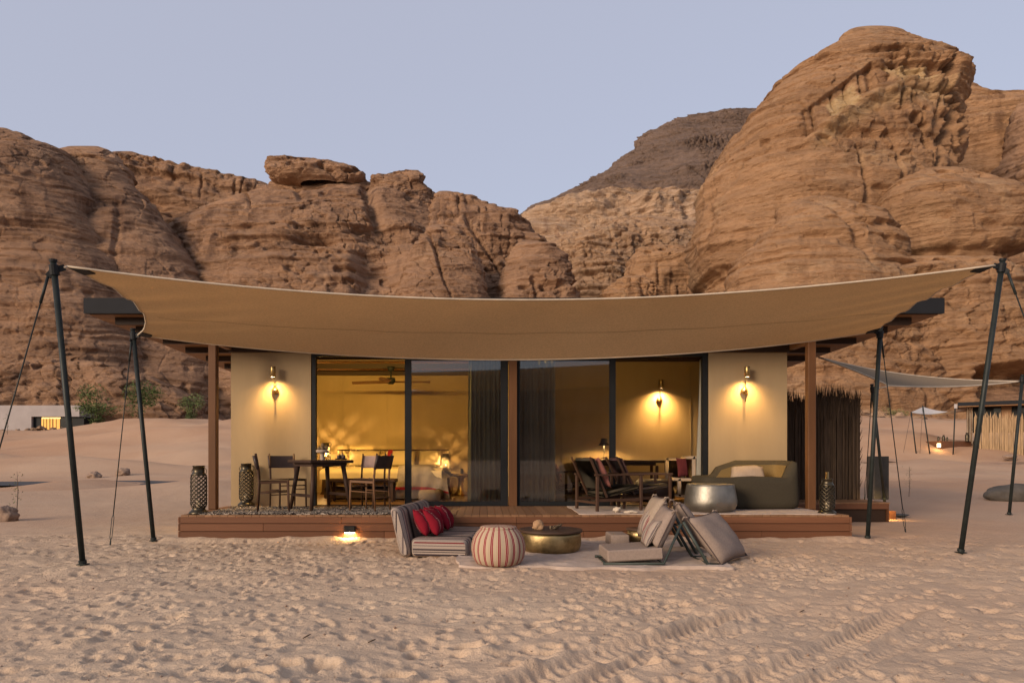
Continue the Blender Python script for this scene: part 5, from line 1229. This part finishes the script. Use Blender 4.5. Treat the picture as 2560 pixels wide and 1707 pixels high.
# ------------------------------------------------------------------ left background: white building, trees, stones
WHT = simple('white_render', (.33,.295,.285), .9, 0, .10, .5)
YB = 108; kB = YB/F
zb = WZ(1076, YB)
BL = thing('white_building', 'long low white building with one glowing window strip below the cliffs', 'building', (WX(90,YB), YB, zb))
def bx(n, m_, px0, px1, py0, py1, y0, y1, par, **k):
    mb = MB(); mb.bb(WX(px0,YB), WX(px1,YB), y0, y1, WZ(py1,YB), WZ(py0,YB)); return mb.build(n, m_, par, **k)
bx('wall', WHT, -120, 78, 1013, 1085, YB, YB+6, BL)
bx('wall', WHT, 78.05, 198, 1013, 1041, YB, YB+6, BL)
bx('wall', BLACK, 78.05, 205, 1041.1, 1085, YB+.5, YB+6, BL)
w = bx('window', simple('dim_glass', (.02,.022,.022), .15, spec=.5), 99, 170, 1043, 1074, YB+.40, YB+.49, BL)
for i, (a, b, st) in enumerate(((100,104,1),(106,112,0),(114,120,.4),(122,127,.25),(130,136,.5),(138,146,.12))):
    bx('pane', emit('window_glow_%d' % i, (1.0,.55,.14), .01+.12*st), a, b, 1046, 1073, YB+.34, YB+.395, w)
bx('lit_strip', emit('lit_ceiling', (1.0,.68,.28), .6), 101, 148, 1042.5, 1046, YB+.30, YB+.335, w)
bx('mullion', BLACK, 120.3, 121.7, 1043, 1074, YB+.3, YB+.38, w)
LEAFA = simple('leaf_dark', (.075,.105,.030), .8, 0, .4, .8); LEAFB = simple('leaf_pale', (.11,.14,.05), .8, 0, .4, .8)
TRK = simple('tree_bark', (.10,.07,.05), .95, 0, .2, 3, .5, 10)
def tree(px, py0, py1, wpx, Y, label, seed, blobs, n=2300, mat=LEAFA):
    q = random.Random(seed); x0 = WX(px, Y); zb_ = WZ(py1, Y); s_ = Y/F; t = thing('desert_tree', label, 'tree', (x0, Y, zb_), 0, 'green trees at the foot of the left cliffs')
    tr = MB(); lf = MB(); H_ = (py1-py0)*s_
    for b in range(4):
        a = q.uniform(0, 2*pi); tp_ = Vector((x0+cos(a)*wpx*.25*s_, Y+sin(a)*.6, zb_+H_*q.uniform(.6,.85)))
        tr.tube([(x0+q.uniform(-.1,.1), Y, zb_-.4), (x0+(tp_.x-x0)*.3, Y, zb_+H_*.3), tp_], [.16,.10,.03], 6)
    tr.build('trunk', TRK, t, True)
    for i in range(n):
        bx_, by_, rx, ry = q.choice(blobs); k = q.random()**.45; a = q.uniform(0,2*pi); e = q.uniform(-1,1); k = k*1.3
        c = Vector((x0+(bx_+rx*k*cos(a)*sqrt(1-e*e))*s_, Y+rx*s_*k*sin(a)*sqrt(1-e*e)*.9, zb_+(py1-(by_)-ry*k*-e)*s_ if False else WZ(by_+ry*k*e, Y)))
        u = Vector((q.gauss(0,1),q.gauss(0,1),q.gauss(0,.6))).normalized()*q.uniform(.12,.28); v_ = Vector((q.gauss(0,1),q.gauss(0,1),q.gauss(0,.8))).normalized()*q.uniform(.05,.12)
        lf.add([c-u, c+v_, c+u, c-v_], [(0,1,2,3)])
    kind(lf.build('crown', mat, t), 'stuff'); return t
tree(236, 965, 1074, 80, 104, 'bushy dark green desert tree nearest the white building', 3, [(-2,1000,32,34),(-14,985,22,22),(20,1022,40,12),(4,1030,30,20),(-20,1020,24,12),(8,1055,14,16)])
tree(345, 955, 1066, 70, 106, 'wider feathery desert tree between the sail poles', 4, [(-8,980,26,24),(20,975,30,20),(38,982,22,12),(-6,1010,22,26),(24,1005,20,10)], 1900)
tree(478, 990, 1064, 50, 107, 'small thin desert tree beside the tent house', 5, [(-12,1008,16,16),(14,1002,15,18),(0,1028,13,16),(-2,1048,10,12)], 1300, LEAFB)
def sapling(px, py0, py1, Y, label, s0):
    q = random.Random(s0); x = WX(px, Y); z0_ = gz(x, Y); t = thing('sapling', label, 'sapling', (x, Y, z0_)); h = WZ(py0, Y)-z0_
    mb = MB(); mb.tube([(x, Y, z0_-.1), (x+.04*h, Y, z0_+h*.6), (x+.02*h, Y, z0_+h)], [.012*h/1.2,.009*h/1.2,.003], 6); mb.build('stem', TRK, t, True)
    mb = MB()
    for i in range(70):
        z = z0_+h*q.uniform(.25,1); c = Vector((x+q.gauss(0,.06*h), Y+q.gauss(0,.05*h), z)); u = Vector((q.gauss(0,1),q.gauss(0,1),q.gauss(0,1))).normalized()*.022*h; v_ = Vector((q.gauss(0,1),q.gauss(0,1),q.gauss(0,1))).normalized()*.010*h; mb.add([c-u,c+v_,c+u,c-v_], [(0,1,2,3)])
    kind(mb.build('leaves', LEAFB, t), 'stuff')
sapling(40, 1178, 1302, 12.6, 'thin sparse sapling beside the left boulder', 1)
sapling(17, 1035, 1068, 80, 'thin sapling in front of the white building', 2)
sapling(2272, 1165, 1250, 17.5, 'thin dry sapling on the sand right of the slab column', 3)
def gstone(px, py, r, label, sq=(1,1,.75), seed=0, Y=None, mat=None, amp=.22, name='boulder'):
    Y = Y or CH*F/(py-PY0); x = WX(px, Y); return lump(name, (x, Y, gz(x, Y)+r*sq[2]*.55), r, mat or STONE, label, 'boulder', sq, seed, amp)
gstone(14, 1302, .17, 'rounded brown boulder at the left edge of the picture', (1.25,1,.95), 4, 12.3)
gstone(308, 1201, .28, 'small brown boulder on the sand behind the guy wire', (1.1,1,.8), 5, 32)
gstone(237, 1203, .28, 'small greyish boulder on the sand left of the brown one', (1,1,.7), 6, 31)
gstone(2545, 1262, .42, 'long grey boulder lying at the right edge', (1.9,.8,.62), 8, 16.8, simple('grey_boulder', (.10,.085,.07), .95, 0, .25, 4, .6, 14, .02), .12)
gstone(2232, 1115, .5, 'flat dark rock on the far sand at the right', (1.8,1,.3), 9, 52)
gstone(2525, 1118, .35, 'pale stone in front of the far reed fence', (1.5,1,.6), 10, 56)
# shrub patch at the cliff foot on the right
mb = MB(); q = random.Random(8)
for i in range(900):
    a = q.gauss(0,1); Y = 97+q.uniform(-2,2); x = WX(2245+a*16, Y); z = gz(x, Y)+abs(q.gauss(0,.35)); c = Vector((x,Y,z)); u = Vector((q.gauss(0,1),q.gauss(0,1),q.gauss(0,1))).normalized()*.16; v_ = Vector((q.gauss(0,1),q.gauss(0,1),q.gauss(0,1))).normalized()*.06
    mb.add([c-u,c+v_,c+u,c-v_], [(0,1,2,3)])
tag(mb.build('desert_shrub', simple('dry_leaf', (.16,.14,.06), .9, 0, .3, 2), None), 'low yellowish green desert shrub at the foot of the right cliff', 'shrub')

# ------------------------------------------------------------------ the next tent house along the slope, right
Y2 = 60
def Q(px, py, d=0): return Vector((WX(px, Y2+d), Y2+d, WZ(py, Y2+d)))
H2 = thing('tent_house', 'distant tent house with dark flat roof and pale reed fence on the right', 'house', tuple(Q(2480,1116)))
def qb(n, m_, px0, px1, py0, py1, d0, d1, par=H2):
    mb = MB(); a = Q(px0, py1); b = Q(px1, py0); mb.bb(a.x, b.x, Y2+d0, Y2+d1, a.z, b.z); return mb.build(n, m_, par)
qb('roof', FASCIA, 2394, 2720, 1002.5, 1011.5, 0, 9)
qb('roof_end', WHT, 2385, 2393.5, 1006, 1017, .2, 8)
qb('soffit', W_SOFF, 2396, 2720, 1011.8, 1014, .1, 9)
qb('wall', simple('pale_canvas', (.45,.36,.26), .9), 2418, 2433, 1014.2, 1116, 1.5, 8)
qb('wall', BLACK, 2433.2, 2505, 1014.2, 1075, 1.7, 8)
qb('wall', W_SOFF, 2505.2, 2530, 1014.2, 1075, 1.6, 8)
qb('wall', BLACK, 2530.2, 2720, 1014.2, 1075, 1.7, 8)
for a in (2448, 2486, 2548):
    qb('window', bpy.data.materials['dim_glass'], a, a+18, 1018, 1030, 1.62, 1.69)
H2.rotation_euler.z = radians(-35); H2.scale = (.82, 1, 1)
qb('post', W_POST, 2421, 2423, 1014.2, 1112, .9, 1.1); qb('post', W_POST, 2428, 2430, 1014.2, 1114, .7, .9)
d2 = thing('wooden_deck', 'distant orange-brown deck with a bright lamp at its left end', 'deck', tuple(Q(2380,1114)))
mb = MB(); q0 = [Q(2350,1116), Q(2428,1112.5), Q(2428,1101.5,3), Q(2350,1101.5,3)]
a, b = Q(2350,1117,-1), Q(2428,1113,.6); za, zt_ = a.z-.6, Q(2390,1102,-1).z
mb.add([(a.x,a.y,za),(b.x,b.y,za),(b.x,b.y+3,za),(a.x,a.y+3,za),(a.x,a.y,zt_),(b.x,b.y,zt_),(b.x,b.y+3,zt_),(a.x,a.y+3,zt_)], [(3,2,1,0),(4,5,6,7),(0,1,5,4),(1,2,6,5),(2,3,7,6),(3,0,4,7)]); mb.build('platform', W_FASC, d2)
p = Q(2347.5,1113,-1.1); mb = MB(); mb.box(p, (.24,.10,.30)); mb.build('deck_lamp', emit('deck_lamp_glow', (1.0,.75,.42), 6), d2)
lamp('lamp_light', 'POINT', p+Vector((-.25,-.35,.05)), 22, WARM, d2, shadow_soft_size=.1)
for px, py0, py1, lab in ((2350,1090,1102,'small dark lantern at the left end of the distant deck'),(2363,1086,1101.5,'tallest dark lantern in the middle of the distant deck'),(2372,1091,1101.5,'thin dark lantern next to the tallest on the distant deck'),(2422,1080,1101.5,'large dark lantern by the distant tent wall')):
    a = Q(px, py1, 0); h = (py1-py0)*Y2/F; r = h*.2
    t = thing('lantern', lab, 'lantern', (a.x, a.y+.2, zt_))
    mb = MB(); mb.lathe([(r*1.2,0),(r*.9,h*.1),(r,h*.2),(r,h*.75),(r*.7,h*.82),(r*.7,h),(.0,h)], (a.x,a.y+.2,zt_+.003), 12, False); mb.build('body', LANT, t, True)
f2 = thing('reed_screen', 'pale straw-coloured reed fence in front of the distant tent house', 'fence', tuple(Q(2500,1113)))
mb = MB(); q = random.Random(9); x = Q(2433,1100).x; x1_ = Q(2700,1100).x
while x < x1_:
    h0 = Q(2500,1114,-.2).z; h1 = Q(2500,1036+q.uniform(-7,6)).z; y = Y2-.2+q.uniform(-.05,.05); z0_ = min(gz(x,y)-.2, h0); mb.tube([(x,y,z0_),(x+q.uniform(-.04,.04),y,h1-.35),(x+q.uniform(-.1,.1),y,h1)], [.05,.045,.006], 4, False); x += .072
kind(mb.build('reed_stems', REEDP, f2), 'stuff')
s2 = [Q(2278,1031,-2), Q(2308,1017,2.5), Q(2418,1025,2.5), Q(2390,1023,-2)]
g = [[(s2[0]*(1-u)*(1-v_)+s2[3]*u*(1-v_)+s2[2]*u*v_+s2[1]*(1-u)*v_)-Vector((0,0,.55*16*u*(1-u)*v_*(1-v_)*.35+.28*4*u*(1-u))) for u in np.linspace(0,1,17)] for v_ in np.linspace(0,1,9)]
t = thing('shade_sail', 'small pale shade sail in front of the distant tent house', 'shade sail', tuple(g[4][8])); mb = MB(); mb.grid(g); mb.grid([[p+Vector((0,0,.02)) for p in r][::-1] for r in g]); mb.build('canvas', simple('pale_sail', (.55,.50,.45), .9), t, True)
for a, b, c_, lab in (((2291,1114),(2278,1029),(2259,1115),'thin pole of the distant sail at the far left'), ((2325,1114),(2307,1014),(2300,1113),'thin leaning pole of the distant sail, second from the left'), ((2383,1115),(2388,1021),None,'thin upright pole in front of the distant deck')):
    A_ = Q(*a, -2); B_ = Q(*b, -2); A_.z = min(A_.z, gz(A_.x, A_.y)-.05)
    t = thing('sail_pole', lab, 'pole', tuple(A_)); mb = MB(); mb.tube([A_, B_], .05, 8); mb.build('shaft', POLE, t, True)
    if c_:
        C3 = Q(*c_, -2); C3.z = gz(C3.x, C3.y)-.02; mb = MB(); mb.tube([B_, C3], .014, 4); mb.build('guy_wire', POLE, t, True)
# twigs and pebbles on the sand
TW = simple('dry_twig', (.07,.045,.03), .9)
for i, (px, py, a, l, lab) in enumerate(((767,1597,.8,.055,'tiny dark twig lying on the sand in the foreground'), (929,1609,.5,.05,'tiny thin twig on the sand right of the dark one'), (2005,1532,.2,.04,'tiny dark twig between the tyre tracks'))):
    p = gp(px, py); mb = MB(); d = Vector((cos(a), sin(a), .25))*l; mb.tube([p-d*.5+Vector((0,0,.012)), p+Vector((.004,0,.016)), p+d*.5+Vector((0,0,.014))], [.004,.005,.003], 5); tag(mb.build('twig', TW, None, True), lab, 'twig')
mb = MB(); q = random.Random(12)
for i in range(260):
    Y = 3.4+5.5*q.random()**1.3; x = (q.random()*2-1)*Y*.78; r = q.uniform(.004,.012); c = Vector((x, Y, gz(x,Y)+r*.3))
    mb.add([c+Vector((r*q.uniform(.8,1.4)*a, r*q.uniform(.7,1.2)*b, 0)) for a, b in ((1,0),(0,1),(-1,0),(0,-1))]+[c+Vector((0,0,r*.8)), c-Vector((0,0,r))], [(0,1,4),(1,2,4),(2,3,4),(3,0,4),(1,0,5),(2,1,5),(3,2,5),(0,3,5)])
kind(mb.build('pebbles', STONE, None), 'stuff')
